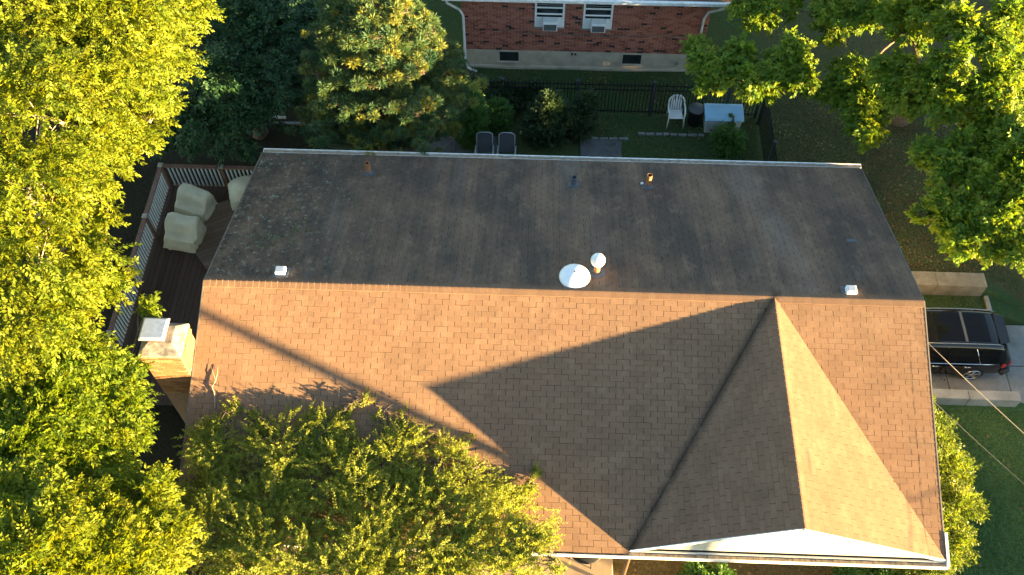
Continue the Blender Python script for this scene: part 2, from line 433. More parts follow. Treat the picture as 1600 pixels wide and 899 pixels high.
# ------------------------------------------------------------------ driveway, pavement, patio
dw = thing('driveway', None, None); tag(dw, kind='structure')
xs = [15.9, 17.6, 19.3, 21.0, 22.15, 24.2]
for i in range(len(xs) - 1):
    for y0, y1 in ((0.22, 1.62), (1.62, 3.0)):
        if i == 4: y0, y1 = (y0 - (1.2 if y0 < 1 else 0), y1 + (1.2 if y1 > 2 else 0))
        dz = rnd.uniform(-0.008, 0.008)
        box_part('slab', (xs[i] + 0.012, y0 + 0.012, -6.0), (xs[i + 1] - 0.012, y1 - 0.012, -5.70 + dz), M['concrete'], dw, 0.012)
pv = thing('pavement', None, None); tag(pv, kind='structure')
for i in range(-4, 16):
    y0 = -1.4 + i * 1.5
    if -1.0 < y0 < 4.0 and False: continue
    box_part('slab', (24.25, y0 + 0.012, -6.0), (25.7, y0 + 1.488, -5.69 + rnd.uniform(-0.006, 0.006)), M['concrete'], pv, 0.012)
# slab path that runs north from the driveway apron
for i in range(4):
    box_part('slab', (21.75, 4.3 + i * 1.1, -6.0), (22.9, 5.37 + i * 1.1, -5.62 + i * 0.02), M['concrete'], pv, 0.012)
st = box_part('road', (26.2, -140, -6.2), (33.5, 180, -5.86), mottled('asphalt', (0.04, 0.04, 0.042), (0.06, 0.06, 0.062), 6, 0.9, 0.3, 60)); tag(st, kind='structure')
kb = box_part('kerb', (25.95, -140, -6.2), (26.19, 180, -5.74), M['concrete']); tag(kb, kind='structure')
pt = thing('patio', None, None); tag(pt, kind='structure')
for i in range(6):
    for j in range(3):
        x0, y0 = 2.3 + i * 1.33, 5.15 + j * 1.33
        if i < 5 and j == 2 and i > 2: continue
        box_part('slab', (x0 + 0.008, y0 + 0.008, -5.2), (x0 + 1.322, y0 + 1.322, -4.955 + rnd.uniform(-0.004, 0.004)), M['patio'], pt, 0.008)

rw = thing('retaining_wall', 'low mossy concrete wall along the far side of the driveway', 'wall', (18.4, 3.8, -5.2))
for i in range(3):
    box_part('wall_block', (16.3 + i * 1.42, 3.57, -5.3), (17.71 + i * 1.42, 4.04, -4.60 + rnd.uniform(-0.006, 0.006)), M['wall_cap'], rw, 0.015)
kw = thing('kerb_wall', 'thin pale kerb edging the grass strip beside the black car', 'kerb', (18.4, 3.05, -5.3))
box_part('kerb_run', (16.3, 3.0, -5.8), (20.62, 3.08, -5.03), M['concrete'], kw, 0.01)
box_part('kerb_end', (20.63, 3.0, -5.8), (20.74, 3.56, -5.04), M['concrete'], kw, 0.01)
rw2 = thing('retaining_wall', 'pale concrete wall between the driveway and the dark front lawn', 'wall', (18.4, 0.05, -5.2))
for i in range(3):
    box_part('wall_block', (16.5 + i * 1.36, -0.08, -5.9), (17.85 + i * 1.36, 0.2, -4.55 + rnd.uniform(-0.006, 0.006)), M['concrete'], rw2, 0.015)

# ------------------------------------------------------------------ the brown-roofed house
L = 16.4
SN, SF = 0.322, 0.327
DN, DF = 5.38, 5.43
J = Vector((13.03, 0, 0.0)); A = Vector((13.03, -5.40, -0.05))
LC = Vector((9.77, -5.38, -SN * 5.38)); RC = Vector((16.4, -5.38, -SN * 5.38))
house = thing('house', 'long house under a brown shingle roof with a front gable', 'house', (8.2, 0, -5.0))
yz = [(-3.95, -5.9), (5.05, -5.9), (5.05, -1.78), (0, -0.13), (-3.95, -1.42)]
mb = MB()
n = len(yz)
mb.add([(0.32, y, z) for y, z in yz] + [(16.06, y, z) for y, z in yz],
       [tuple(reversed(range(n))), tuple(range(n, 2 * n))] + [(i, (i + 1) % n, n + (i + 1) % n, n + i) for i in range(n)])
mb.build('wall', M['siding'], house)
for x in (3.0, 5.2, 11.4, 13.2):
    wf = box_part('window', (x, -4.0, -4.0), (x + 1.1, -3.96, -2.6), M['white_paint'], house, 0.01)
    box_part('pane', (x + 0.08, -4.01, -3.92), (x + 1.02, -4.002, -2.68), M['glass'], wf)
dr = box_part('door', (7.2, -4.0, -4.6), (8.1, -3.96, -2.5), plain('door_paint', (0.08, 0.03, 0.02), 0.5), house, 0.01)
MB().lathe([(0.0, -0.03), (0.03, -0.02), (0.03, 0.02), (0.0, 0.03)], (7.3, -4.03, -3.55), 10).build('handle', M['chrome'], dr)
box_part('garage_door', (16.065, 0.5, -5.65), (16.1, 2.95, -3.6), M['white_paint'], house, 0.01)

def slab_poly(mb, pts, t):
    k = len(pts); dn = Vector((0, 0, -t))
    mb.add([Vector(p) for p in pts] + [Vector(p) + dn for p in pts],
           [tuple(range(k)), tuple(reversed(range(k, 2 * k)))] + [((i + 1) % k, i, k + i, k + (i + 1) % k) for i in range(k)])

mb = MB()
e = 0.0
def near(x, y): return Vector((x, y, SN * y))
def far(x, y): return Vector((x, y, -SF * y))
DNL = 5.47
slab_poly(mb, [near(0, 0), near(0, -DNL), near(9.715, -DNL), near(13.03, 0)], 0.09)
slab_poly(mb, [near(13.03, 0), near(16.4, -DN), near(16.4, 0)], 0.09)
slab_poly(mb, [far(0, 0), far(16.4, 0), far(16.4, DF), far(0, DF)], 0.09)
roof = mb.build('roof', M['underlay'], house)
mb = MB()
up = Vector((0, 0, 0.012))
slab_poly(mb, [J + up, LC + up, A + up], 0.05)
slab_poly(mb, [J + up, A + up, RC + up], 0.05)
groof = mb.build('gable_roof', M['underlay'], house)

def clip_convex(sub, poly):
    out = sub
    k = len(poly)
    for i in range(k):
        a, b = poly[i], poly[(i + 1) % k]
        inp, out = out, []
        if not inp: return []
        def side(p): return (b[0] - a[0]) * (p[1] - a[1]) - (b[1] - a[1]) * (p[0] - a[0])
        for j in range(len(inp)):
            p, q = inp[j - 1], inp[j]
            sp, sq = side(p), side(q)
            if sq >= -1e-9:
                if sp < -1e-9:
                    t = sp / (sp - sq); out.append((p[0] + t * (q[0] - p[0]), p[1] + t * (q[1] - p[1])))
                out.append(q)
            elif sp >= -1e-9:
                t = sp / (sp - sq); out.append((p[0] + t * (q[0] - p[0]), p[1] + t * (q[1] - p[1])))
    return out

EXPO, TAB, GAP = 0.127, 0.305, 0.010
HB, HT = 0.0062, 0.0022
def course_shingles(mb, O, u, n_, poly3, collect=None, half0=0.0):
    """cover a convex polygon with tabs; w runs up the slope, u along the course"""
    n_ = n_.normalized(); u = u.normalized(); wv = n_.cross(u).normalized()
    P2 = [((p - O).dot(u), (p - O).dot(wv)) for p in poly3]
    area = sum(P2[i][0] * P2[(i + 1) % len(P2)][1] - P2[(i + 1) % len(P2)][0] * P2[i][1] for i in range(len(P2)))
    if area < 0: P2 = P2[::-1]
    u0, u1 = min(p[0] for p in P2), max(p[0] for p in P2)
    w0, w1 = min(p[1] for p in P2), max(p[1] for p in P2)
    rr = random.Random(int(abs(O.x * 31 + O.y * 17) * 100) + int(half0 * 10))
    r = math.floor(w0 / EXPO)
    while r * EXPO < w1:
        b0 = r * EXPO; b1 = b0 + EXPO
        off = (r % 2) * TAB / 2 + half0 + rr.uniform(-0.012, 0.012)
        c = math.floor((u0 - off) / TAB) - 1
        while c * TAB + off < u1:
            gj = rr.uniform(0, 0.007); a0 = c * TAB + off + GAP / 2 - gj * 0.6; a1 = a0 + TAB - GAP + gj * rr.random()
            c += 1
            jit = rr.uniform(-0.004, 0.004)
            rect = [(a0, b0 + jit), (a1, b0 + jit), (a1, b1 - 0.0025), (a0, b1 - 0.0025)]  # tab stops short; the dark slot stands in for the course shadow line
            cl = clip_convex(rect, P2)
            if len(cl) < 3: continue
            ar = 0.5 * abs(sum(cl[i][0] * cl[(i + 1) % len(cl)][1] - cl[(i + 1) % len(cl)][0] * cl[i][1] for i in range(len(cl))))
            if ar < 0.0012: continue
            lift = rr.uniform(0, 0.0012)
            full = len(cl) == 4 and ar > (TAB - GAP) * EXPO * 0.90
            if collect is not None and full:
                collect.append((O + u * a0 + wv * (b0 + jit) + n_ * lift, u, wv, n_))
                continue
            mb.cur = rr.random()
            k = len(cl)
            top = [O + u * a + wv * b_ + n_ * (lift + HB + (HT - HB) * min(1, max(0, (b_ - b0) / EXPO))) for a, b_ in cl]
            bot = [O + u * a + wv * b_ - n_ * 0.004 for a, b_ in cl]
            mb.add(top + bot, [tuple(range(k))] + [((i + 1) % k, i, k + i, k + (i + 1) % k) for i in range(k)])
        r += 1

def tab_into(mb, loc, u, wv, n_, t):
    mb.cur = t
    q = [(0, 0), (TAB - GAP, 0), (TAB - GAP, EXPO - 0.0025), (0, EXPO - 0.0025)]  # same short tab, leaving the dark slot as course shadow
    top = [loc + u * a + wv * b_ + n_ * (HB if b_ == 0 else HT) for a, b_ in q]
    bot = [loc + u * a + wv * b_ - n_ * 0.004 for a, b_ in q]
    mb.add(top + bot, [(0, 1, 2, 3)] + [((i + 1) % 4, i, 4 + i, 4 + (i + 1) % 4) for i in range(4)])

mbn = MB(); mbg = MB(); tabs = []
nN = Vector((0, -SN, 1)).normalized(); nF = Vector((0, SF, 1)).normalized()
course_shingles(mbn, near(0, -DNL), Vector((1, 0, 0)), nN, [near(0.0, -0.02), near(0, -DNL), near(9.705, -DNL), near(13.01, -0.02)], tabs)
course_shingles(mbn, near(0, -DNL), Vector((1, 0, 0)), nN, [near(13.05, -0.02), near(16.4, -DN), near(16.4, -0.02)])
course_shingles(mbn, far(16.4, DF), Vector((-1, 0, 0)), nF, [far(0, 0.02), far(16.4, 0.02), far(16.4, DF), far(0, DF)])
nGL = (A - J).cross(LC - J); nGL = nGL if nGL.z > 0 else -nGL
nGR = (A - J).cross(RC - J); nGR = nGR if nGR.z > 0 else -nGR
rd = (A - J).normalized()
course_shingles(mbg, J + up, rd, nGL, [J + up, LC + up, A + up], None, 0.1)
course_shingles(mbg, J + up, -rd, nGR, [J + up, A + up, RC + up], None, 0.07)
# the 300 full tabs nearest the camera that no tree hides are shingles of their own, the rest one field
def seen_key(tb):
    p = tb[0]
    hid = 0 if (p.x > 8.6 or p.y > -2.6 - 0.0 * p.x) else 50
    return (p - CAM_P).length + hid
tabs.sort(key=seen_key)
tm = MB()
tab_into(tm, Vector((0, 0, 0)), Vector((1, 0, 0)), Vector((0, 1, 0)), Vector((0, 0, 1)), 0.5)
tab_me = tm.mesh('shingle', M['shingle'])
for loc, u, wv, n_ in tabs[:300]:
    mw = Matrix((u, wv, n_)).transposed().to_4x4(); mw.translation = loc
    link(bpy.data.objects.new('shingle', tab_me), roof, mw)
for loc, u, wv, n_ in tabs[300:]:
    tab_into(mbn, loc, u, wv, n_, rnd.random())
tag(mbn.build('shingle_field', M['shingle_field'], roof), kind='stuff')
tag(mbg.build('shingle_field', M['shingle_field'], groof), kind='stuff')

# ridge caps
def cap_mesh(half, sl, sr, length, th=0.011):
    c = MB()
    z0 = 0.010
    for a, b_ in ((0, 1),):
        pts = [(-half, -half * sl), (-0.03, 0.004 - 0.03 * sl), (0, 0.012 - 0.03 * min(sl, sr)), (0.03, 0.004 - 0.03 * sr), (half, -half * sr)]
        vs = []
        for xx, lift in ((0, th), (length, 0.0)):
            vs += [(xx, y, z + z0 + lift) for y, z in pts]
        vs += [(0, y, z - 0.004) for y, z in pts]
        vs += [(length, y, z - 0.004) for y, z in pts]
        fs = [(i, i + 1, 5 + i + 1, 5 + i)[::-1] for i in range(4)] + [(10 + i, 10 + i + 1, i + 1, i)[::-1] for i in range(4)] + [(0, 5, 15, 10)[::-1], (4, 9, 19, 14)]
        c.add(vs, fs)
    return c.mesh('ridge_cap', M['shingle'])
cm = cap_mesh(0.145, SN, SF, 0.150)
x = 16.40
step = 16.4 / 116
for i in range(116):
    mw = Matrix.Rotation(math.pi, 4, 'Z'); mw.translation = (16.4 - i * step, 0, rnd.uniform(0, 0.002))
    link(bpy.data.objects.new('ridge_cap', cm), roof, mw)
sl = 1.68 / 3.26; sr = 1.68 / 3.37
gm = cap_mesh(0.13, sl, sr, 0.150)
gdir = (J - A); gl = gdir.length; gdir.normalize()
for i in range(37):
    yv = Vector((0, 0, 1)).cross(gdir).normalized(); zv = gdir.cross(yv)
    mw = Matrix((gdir, yv, zv)).transposed().to_4x4()
    mw.translation = A + up + gdir * (i * (gl - 0.15) / 37)
    link(bpy.data.objects.new('ridge_cap', gm), groof, mw)

# gable face, fascias, gutters, rake trims
gy_ = -5.33
gb = MB()
fz = LC.z - 0.02
gable_tri = [(9.86, fz), (16.36, fz), (13.03, -0.10)]
kb_ = []
# horizontal siding boards, each clipped to the triangle
gface = thing('gable_face', None, None); bpy.data.objects.remove(gface)
mb = MB(); mb.add([(9.86, gy_ + 0.03, fz), (16.36, gy_ + 0.03, fz), (13.03, gy_ + 0.03, -0.11), (9.86, gy_ + 0.06, fz), (16.36, gy_ + 0.06, fz), (13.03, gy_ + 0.06, -0.11)],
                  [(0, 1, 2), (5, 4, 3), (0, 3, 4, 1), (1, 4, 5, 2), (2, 5, 3, 0)])
gwall = mb.build('gable_wall', M['gable_paint'], house)
zb = fz
while zb < -0.15:
    q = clip_convex([(9, zb + 0.004), (17, zb + 0.004), (17, zb + 0.2), (9, zb + 0.2)], gable_tri)
    if len(q) >= 3:
        bb = MB(); k = len(q)
        bb.add([(a, gy_ - 0.012 + 0.010 * (z - zb) / 0.2, z) for a, z in q] + [(a, gy_ + 0.029, z) for a, z in q],
               [tuple(range(k)), tuple(reversed(range(k, 2 * k)))] + [((i + 1) % k, i, k + i, k + (i + 1) % k) for i in range(k)])
        bb.build('siding_board', M['gable_paint'], gwall)
    zb += 0.204
def beam(mb, a, b_, sy, sz):
    """board from a to b: thickness sy across (horizontal), sz downwards"""
    a, b_ = Vector(a), Vector(b_); d = (b_ - a); ax = Vector((-d.y, d.x, 0))
    ax = ax.normalized() * sy if ax.length > 1e-6 else Vector((sy, 0, 0))
    dz = Vector((0, 0, -sz))
    mb.add([a, b_, b_ + ax, a + ax, a + dz, b_ + dz, b_ + ax + dz, a + ax + dz], [(0, 1, 2, 3), (7, 6, 5, 4), (0, 4, 5, 1), (1, 5, 6, 2), (2, 6, 7, 3), (3, 7, 4, 0)])
for p, q in ((LC, A), (A, RC)):
    mb = MB(); p_ = p + Vector((0, -0.035, 0.018)); q_ = q + Vector((0, -0.015, 0.018))
    beam(mb, p_, q_, 0.022, 0.10); mb.build('gable_trim', M['white_paint'], house)
def gutter(x0, x1, yw, zt, sgn, name='gutter'):
    g = MB()
    w_ = 0.125
    y0, y1 = sorted((yw, yw + sgn * w_))
    t = 0.008
    g.box((x0, yw, zt - 0.12), (x1, yw + sgn * t, zt)) if sgn > 0 else g.box((x0, yw - t, zt - 0.12), (x1, yw, zt))
    g.box((x0, y0 + t, zt - 0.12), (x1, y1 - t, zt - 0.112))
    ye = yw + sgn * w_
    a, c = sorted((ye, ye - sgn * t))
    g.box((x0, a, zt - 0.115), (x1, c, zt + 0.002))
    a, c = sorted((ye + sgn * 0.006, ye - sgn * 0.022))
    g.box((x0, a, zt + 0.003), (x1, c, zt + 0.016))
    g.box((x0 - 0.006, y0, zt - 0.12), (x0 - 0.001, y1, zt)); g.box((x1 + 0.001, y0, zt - 0.12), (x1 + 0.006, y1, zt))
    o = g.build(name, M['gutter'], house)
    d = MB()
    rr = random.Random(3)
    k = int((x1 - x0) / 0.12)
    for i in range(k):
        xa = x0 + (x1 - x0) * i / k; h0 = rr.uniform(0.065, 0.098)
        d.box((xa + 0.003, y0 + 0.012, zt - 0.110), (xa + (x1 - x0) / k - 0.003, y1 - 0.025, zt - 0.11 + h0))
    tag(d.build('leaf_dirt', M['gutter_dirt'], o), kind='stuff')
    return o
gutter(0.0, 16.46, -5.41, LC.z - 0.035, -1)
gutter(0.0, 16.42, 5.45, -SF * DF - 0.005, 1)
box_part('fascia', (0.05, -5.405, LC.z - 0.22), (16.42, -5.375, LC.z - 0.05), M['white_paint'], house)
box_part('fascia', (0.05, 5.40, -SF * DF - 0.22), (16.35, 5.44, -SF * DF - 0.095), M['white_paint'], house)
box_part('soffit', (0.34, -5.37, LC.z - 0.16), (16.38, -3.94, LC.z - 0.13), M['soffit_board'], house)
for xx, nm in ((-0.028, 0), (16.402, 1)):
    for sgn, D, S in ((-1, DN, SN), (1, DF, SF)):
        mb = MB(); a = Vector((xx, 0, 0.012)); c = Vector((xx, sgn * D, -S * D + 0.012))
        beam(mb, a, c, 0.026 * (1 if sgn < 0 else -1), 0.16)
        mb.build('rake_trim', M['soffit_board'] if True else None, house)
mb = MB(); beam(mb, (16.43, -4.85, -SN * 4.85 + 0.03), (16.43, -5.50, -SN * 5.50 + 0.03), 0.055, 0.2); mb.build('rake_return', M['white_paint'], house)
# downspout and porch post under the front gutter
mb = MB(); mb.tube([(9.80, -5.44, LC.z - 0.16), (9.80, -5.36, LC.z - 0.45), (9.80, -5.36, -4.95)], 0.05, 8); mb.build('downspout', plain('brown_downspout', (0.09, 0.055, 0.035), 0.5), house, True)
for x in (5.0, 0.7): box_part('porch_post', (x, -5.3, -4.7), (x + 0.12, -5.18, LC.z - 0.17), M['rail_wood'], house, 0.01)
ps = box_part('porch_floor', (0.4, -6.1, -5.2), (9.66, -3.96, -4.62), M['porch'], house, 0.02)

# ------------------------------------------------------------------ roof vents
def far_pt(x, y, h=0.0): return Vector((x, y, -SF * y + h))
def box_vent(x, y):
    b0 = far_pt(x, y)
    o = MB().box((x - 0.115, y - 0.09, b0.z + 0.02), (x + 0.115, y + 0.11, b0.z + 0.15)).build('roof_vent', M['metal_white'], house, bevel=0.012)
    mb = MB(); mb.box((x - 0.085, y - 0.065, b0.z + 0.152), (x + 0.085, y + 0.085, b0.z + 0.166)); mb.build('lid', M['galv'], o, bevel=0.004)
    mb = MB(); mb.add([far_pt(x - 0.19, y - 0.16, 0.014), far_pt(x + 0.19, y - 0.16, 0.014), far_pt(x + 0.19, y + 0.2, 0.014), far_pt(x - 0.19, y + 0.2, 0.014),
                       far_pt(x - 0.19, y - 0.16, 0.0), far_pt(x + 0.19, y - 0.16, 0.0), far_pt(x + 0.19, y + 0.2, 0.0), far_pt(x - 0.19, y + 0.2, 0.0)],
                      [(0, 1, 2, 3), (0, 4, 5, 1), (1, 5, 6, 2), (2, 6, 7, 3), (3, 7, 4, 0)])
    mb.build('flashing', M['lead'], o)
    return o
tag(box_vent(1.70, 0.32), 'small white box vent at the west end of the ridge')
tag(box_vent(14.80, 0.22), 'small white box vent at the east end of the ridge')
def pipe_vent(x, y, h, lean=0.0, mat='copper_pipe', rad=0.068):
    b0 = far_pt(x, y)
    n_ = 14
    t = MB()
    # open pipe with a wall
    prof = [(rad, -0.05), (rad, h), (rad - 0.012, h), (rad - 0.012, h - 0.12)]
    o = t.lathe(prof, b0, n_).build('vent_pipe', M[mat], house, smooth=False)
    MB().lathe([(rad - 0.014, 0), (rad - 0.014, 0.01)], b0 + Vector((0, 0, h - 0.11)), n_).build('pipe_mouth', M['black_hole'], o)
    tilt = Matrix.Rotation(math.atan(-SF), 4, 'X')
    f = MB().lathe([(rad + 0.085, 0.0), (rad + 0.08, 0.012), (rad + 0.03, 0.02), (rad + 0.012, 0.075), (rad + 0.002, 0.08)], b0 + Vector((0, 0, 0.008)), 16, tilt.to_3x3())
    f.build('flashing', M['lead'], o, smooth=False)
    return o
tag(pipe_vent(3.07, 4.56, 0.42), 'rusty vent pipe near the back eave, west end')
tag(pipe_vent(8.55, 4.26, 0.32, mat='lead'), 'short dark vent pipe near the back eave')
p3 = pipe_vent(10.51, 4.27, 0.48); tag(p3, 'rusty vent pipe with a pale lump at its foot')
MB().lathe([(0.03, 0), (0.05, 0.02), (0.045, 0.05), (0.015, 0.07)], far_pt(10.36, 4.36, 0.01), 10).build('sealant_lump', M['galv'], p3, True)
# domed fan vent
b0 = far_pt(8.50, 0.42)
fv = MB().lathe([(0.22, -0.1), (0.22, 0.10), (0.345, 0.085), (0.36, 0.10), (0.335, 0.14), (0.26, 0.185), (0.155, 0.213), (0.055, 0.224), (0.0, 0.226)], b0, 32).build('dome_vent', M['metal_white'], house, True)
MB().lathe([(0.022, 0), (0.022, 0.012), (0.0, 0.016)], b0 + Vector((0, 0.06, 0.219)), 10).build('bolt', M['lead'], fv)
# ball-capped flue
b0 = far_pt(9.02, 0.66)
fl = MB().lathe([(0.075, -0.06), (0.075, 0.44)], b0, 16).build('flue_pipe', M['copper_pipe'], house, True)
MB().lathe([(0.07, 0.36), (0.10, 0.385), (0.145, 0.43), (0.168, 0.50), (0.165, 0.56), (0.135, 0.625), (0.085, 0.66), (0.03, 0.675), (0.0, 0.677)], b0, 24).build('cap', M['metal_white'], fl, True)
tilt = Matrix.Rotation(math.atan(-SF), 4, 'X').to_3x3()
MB().lathe([(0.21, 0.0), (0.2, 0.012), (0.12, 0.02), (0.09, 0.07), (0.077, 0.075)], b0 + Vector((0, 0, 0.008)), 20, tilt).build('flashing', M['lead'], fl)
# slipped dark shingle patch
mb = MB(); mb.add([far_pt(15.2, 2.12, 0.012), far_pt(15.45, 2.12, 0.012), far_pt(15.45, 2.22, 0.016), far_pt(15.2, 2.22, 0.016), far_pt(15.2, 2.12, 0), far_pt(15.45, 2.12, 0), far_pt(15.45, 2.22, 0), far_pt(15.2, 2.22, 0)],
                  [(0, 1, 2, 3), (0, 4, 5, 1), (1, 5, 6, 2), (2, 6, 7, 3), (3, 7, 4, 0)])
mb.build('patch', M['lead'], house)
# moss cushions at the west end
mm = MB(); rr = random.Random(11)
for i in range(170):
    cx, cy = (1.05, 1.5) if i < 60 else (1.7, 2.0) if i < 90 else (rr.uniform(0.1, 3.0), rr.uniform(0.4, 5.2))
    s_ = 0.22 if i < 90 else 0.1
    x_, y_ = cx + rr.gauss(0, s_), cy + rr.gauss(0, s_)
    if x_ < 0.05 or y_ < 0.1 or y_ > 5.35: continue
    r_ = rr.uniform(0.012, 0.04)
    mm.cur = rr.random()
    mm.lathe([(r_, 0), (r_ * 0.85, r_ * 0.4), (r_ * 0.4, r_ * 0.6)], far_pt(x_, y_, 0.0), 6)
tag(mm.build('moss', varied('moss', [(0.03, 0.045, 0.015), (0.07, 0.085, 0.03), (0.13, 0.14, 0.09)], tint_attr, 1.0), house), kind='stuff')

# twig lying on the roof
tw = MB()
def near_pt(x, y, h=0.0): return Vector((x, y, SN * y + h))
tw.tube([near_pt(0.58, -2.80, 0.012), near_pt(0.56, -2.62, 0.03), near_pt(0.53, -2.47, 0.025), near_pt(0.47, -2.36, 0.04), near_pt(0.53, -2.25, 0.05), near_pt(0.56, -2.08, 0.045), near_pt(0.545, -1.90, 0.03)], [0.017, 0.017, 0.015, 0.014, 0.011, 0.008, 0.005], 6)
tw.tube([near_pt(0.49, -2.33, 0.035), near_pt(0.43, -2.38, 0.03)], [0.009, 0.004], 5)
tw.tube([near_pt(0.53, -2.2, 0.05), near_pt(0.44, -2.02, 0.04), near_pt(0.37, -1.88, 0.02)], [0.007, 0.005, 0.003], 5)
tag(tw.build('twig', M['bark_pale'], None, True), 'crooked dry twig lying on the sunlit shingles beside the chimney', 'twig')

# ------------------------------------------------------------------ chimney
cx0, cx1, cy0, cy1, czt = -0.90, -0.04, -2.13, -1.34, 0.20
chim = box_part('chimney', (cx0 + 0.012, cy0 + 0.012, -5.3), (cx1 - 0.012, cy1 - 0.012, czt - 0.02), M['chimney_mortar'], house)
bw, bh, bd = 0.205, 0.066, 0.10
bm_me = MB().box((0, 0, 0), (bw - 0.01, bd, bh)).mesh('brick', M['chimney_brick'])
z = czt - 0.076
row = 0
cnt = 0
while z > -1.55:
    cor = 0.0 if row > 3 else (0.012 * (4 - row) if row else 0.03)
    for face in range(3):
        if face == 0: a0, a1 = cx0 - cor, cx1 + cor
        else: a0, a1 = cy0 - cor + 0.10, cy1 + cor
        off = (row % 2) * bw / 2
        a = a0 - off
        while a < a1 - 0.02:
            s0, s1 = max(a, a0), min(a + bw, a1)
            if s1 - s0 > 0.05:
                jz, jp = rnd.uniform(-0.002, 0.002), rnd.uniform(-0.003, 0.003)
                S = Matrix.Diagonal((((s1 - s0) - 0.01) / (bw - 0.01), 1, 1, 1))
                if face == 0: mw = Matrix.Translation((s0 + 0.005, cy0 - cor + jp, z + jz)) @ S
                elif face == 1: mw = Matrix.Translation((cx1 + cor + jp, s0 + 0.005, z + jz)) @ Matrix.Rotation(math.pi / 2, 4, 'Z') @ S
                else: mw = Matrix.Translation((cx0 - cor + 0.1 + jp, s0 + 0.005, z + jz)) @ Matrix.Rotation(math.pi / 2, 4, 'Z') @ S
                if face < 2 or row < 8:
                    link(bpy.data.objects.new('brick', bm_me), chim, mw); cnt += 1
            a += bw
    z -= 0.076; row += 1
mb = MB()
c0, c1 = Vector((cx0 - 0.035, cy0 - 0.035, 0)), Vector((cx1 + 0.035, cy1 + 0.035, 0))
i0, i1 = Vector((cx0 + 0.16, cy0 + 0.26, 0)), Vector((cx1 - 0.20, cy1 - 0.10, 0))
def rect(a, b_, z): return [(a.x, a.y, z), (b_.x, a.y, z), (b_.x, b_.y, z), (a.x, b_.y, z)]
mb.add(rect(c0, c1, czt - 0.005) + rect(c0, c1, czt + 0.045) + rect(i0, i1, czt + 0.15), [(3, 2, 1, 0), (0, 1, 5, 4), (1, 2, 6, 5), (2, 3, 7, 6), (3, 0, 4, 7), (4, 5, 9, 8), (5, 6, 10, 9), (6, 7, 11, 10), (7, 4, 8, 11), (8, 9, 10, 11)])
mb.build('crown', M['crown'], chim, bevel=0.015)
fx, fy = (-0.60, -1.66)
box_part('flue', (fx - 0.17, fy - 0.17, czt + 0.1), (fx + 0.17, fy + 0.17, czt + 0.26), M['copper_pipe'], chim, 0.01)
mb = MB()
h = 0.285; zt = czt + 0.36
q0 = [(fx - h, fy - h), (fx + h, fy - h), (fx + h, fy + h), (fx - h, fy + h)]
q1 = [(fx - h + 0.05, fy - h + 0.05), (fx + h - 0.05, fy - h + 0.05), (fx + h - 0.05, fy + h - 0.05), (fx - h + 0.05, fy + h - 0.05)]
mb.add([(a, b_, zt - 0.035) for a, b_ in q0] + [(a, b_, zt) for a, b_ in q0] + [(a, b_, zt + 0.04) for a, b_ in q1],
       [(3, 2, 1, 0), (0, 1, 5, 4), (1, 2, 6, 5), (2, 3, 7, 6), (3, 0, 4, 7), (4, 5, 9, 8), (5, 6, 10, 9), (6, 7, 11, 10), (7, 4, 8, 11), (8, 9, 10, 11)])
mb.build('flue_cap', M['galv'], chim, bevel=0.012)
for sx in (-1, 1):
    for sy in (-1, 1):
        mb = MB(); mb.tube([(fx + sx * 0.15, fy + sy * 0.15, czt + 0.25), (fx + sx * 0.17, fy + sy * 0.17, zt - 0.03)], 0.012, 6); mb.build('cap_leg', M['galv'], chim)

# ------------------------------------------------------------------ deck
DZ = -4.10
deck = thing('deck', 'dark brown timber deck with slatted railing at the west end of the house', 'deck', (-1.6, 3, DZ))
x0d, x1d, y0d, y1d = -3.42, 0.30, -1.2, 6.02
for i in range(int((x1d - x0d) / 0.145)):
    xa = x0d + i * 0.145
    box_part('deck_board', (xa + 0.004, y0d, DZ - 0.03), (xa + 0.14, y1d, DZ + rnd.uniform(-0.002, 0.003)), M['deck_board'], deck)
for a, b_ in (((x0d, y0d, DZ - 0.25), (x0d + 0.04, y1d, DZ - 0.04)), ((x0d + 0.05, y1d - 0.04, DZ - 0.25), (x1d, y1d, DZ - 0.04))):
    box_part('joist', a, b_, M['rail_wood'], deck)
RT = DZ + 1.0
box_part('top_rail', (x0d - 0.03, y0d, RT - 0.04), (x0d + 0.10, y1d + 0.03, RT), M['rail_wood'], deck, 0.006)
box_part('top_rail', (x0d + 0.105, y1d - 0.10, RT - 0.04), (x1d - 0.02, y1d + 0.03, RT), M['rail_wood'], deck, 0.006)
box_part('bottom_rail', (x0d + 0.01, y0d, DZ + 0.08), (x0d + 0.06, y1d - 0.1, DZ + 0.13), M['rail_wood'], deck)
box_part('bottom_rail', (x0d + 0.12, y1d - 0.06, DZ + 0.08), (x1d - 0.02, y1d - 0.01, DZ + 0.13), M['rail_wood'], deck)
bal = MB().box((-0.019, -0.019, 0), (0.019, 0.019, RT - 0.042 - DZ - 0.132)).mesh('baluster', M['baluster'])
y = y1d - 0.2
while y > y0d:
    link(bpy.data.objects.new('baluster', bal), deck, Matrix.Translation((x0d + 0.035, y, DZ + 0.131))); y -= 0.122
x = x0d + 0.22
while x < x1d - 0.05:
    link(bpy.data.objects.new('baluster', bal), deck, Matrix.Translation((x, y1d - 0.035, DZ + 0.131))); x += 0.122
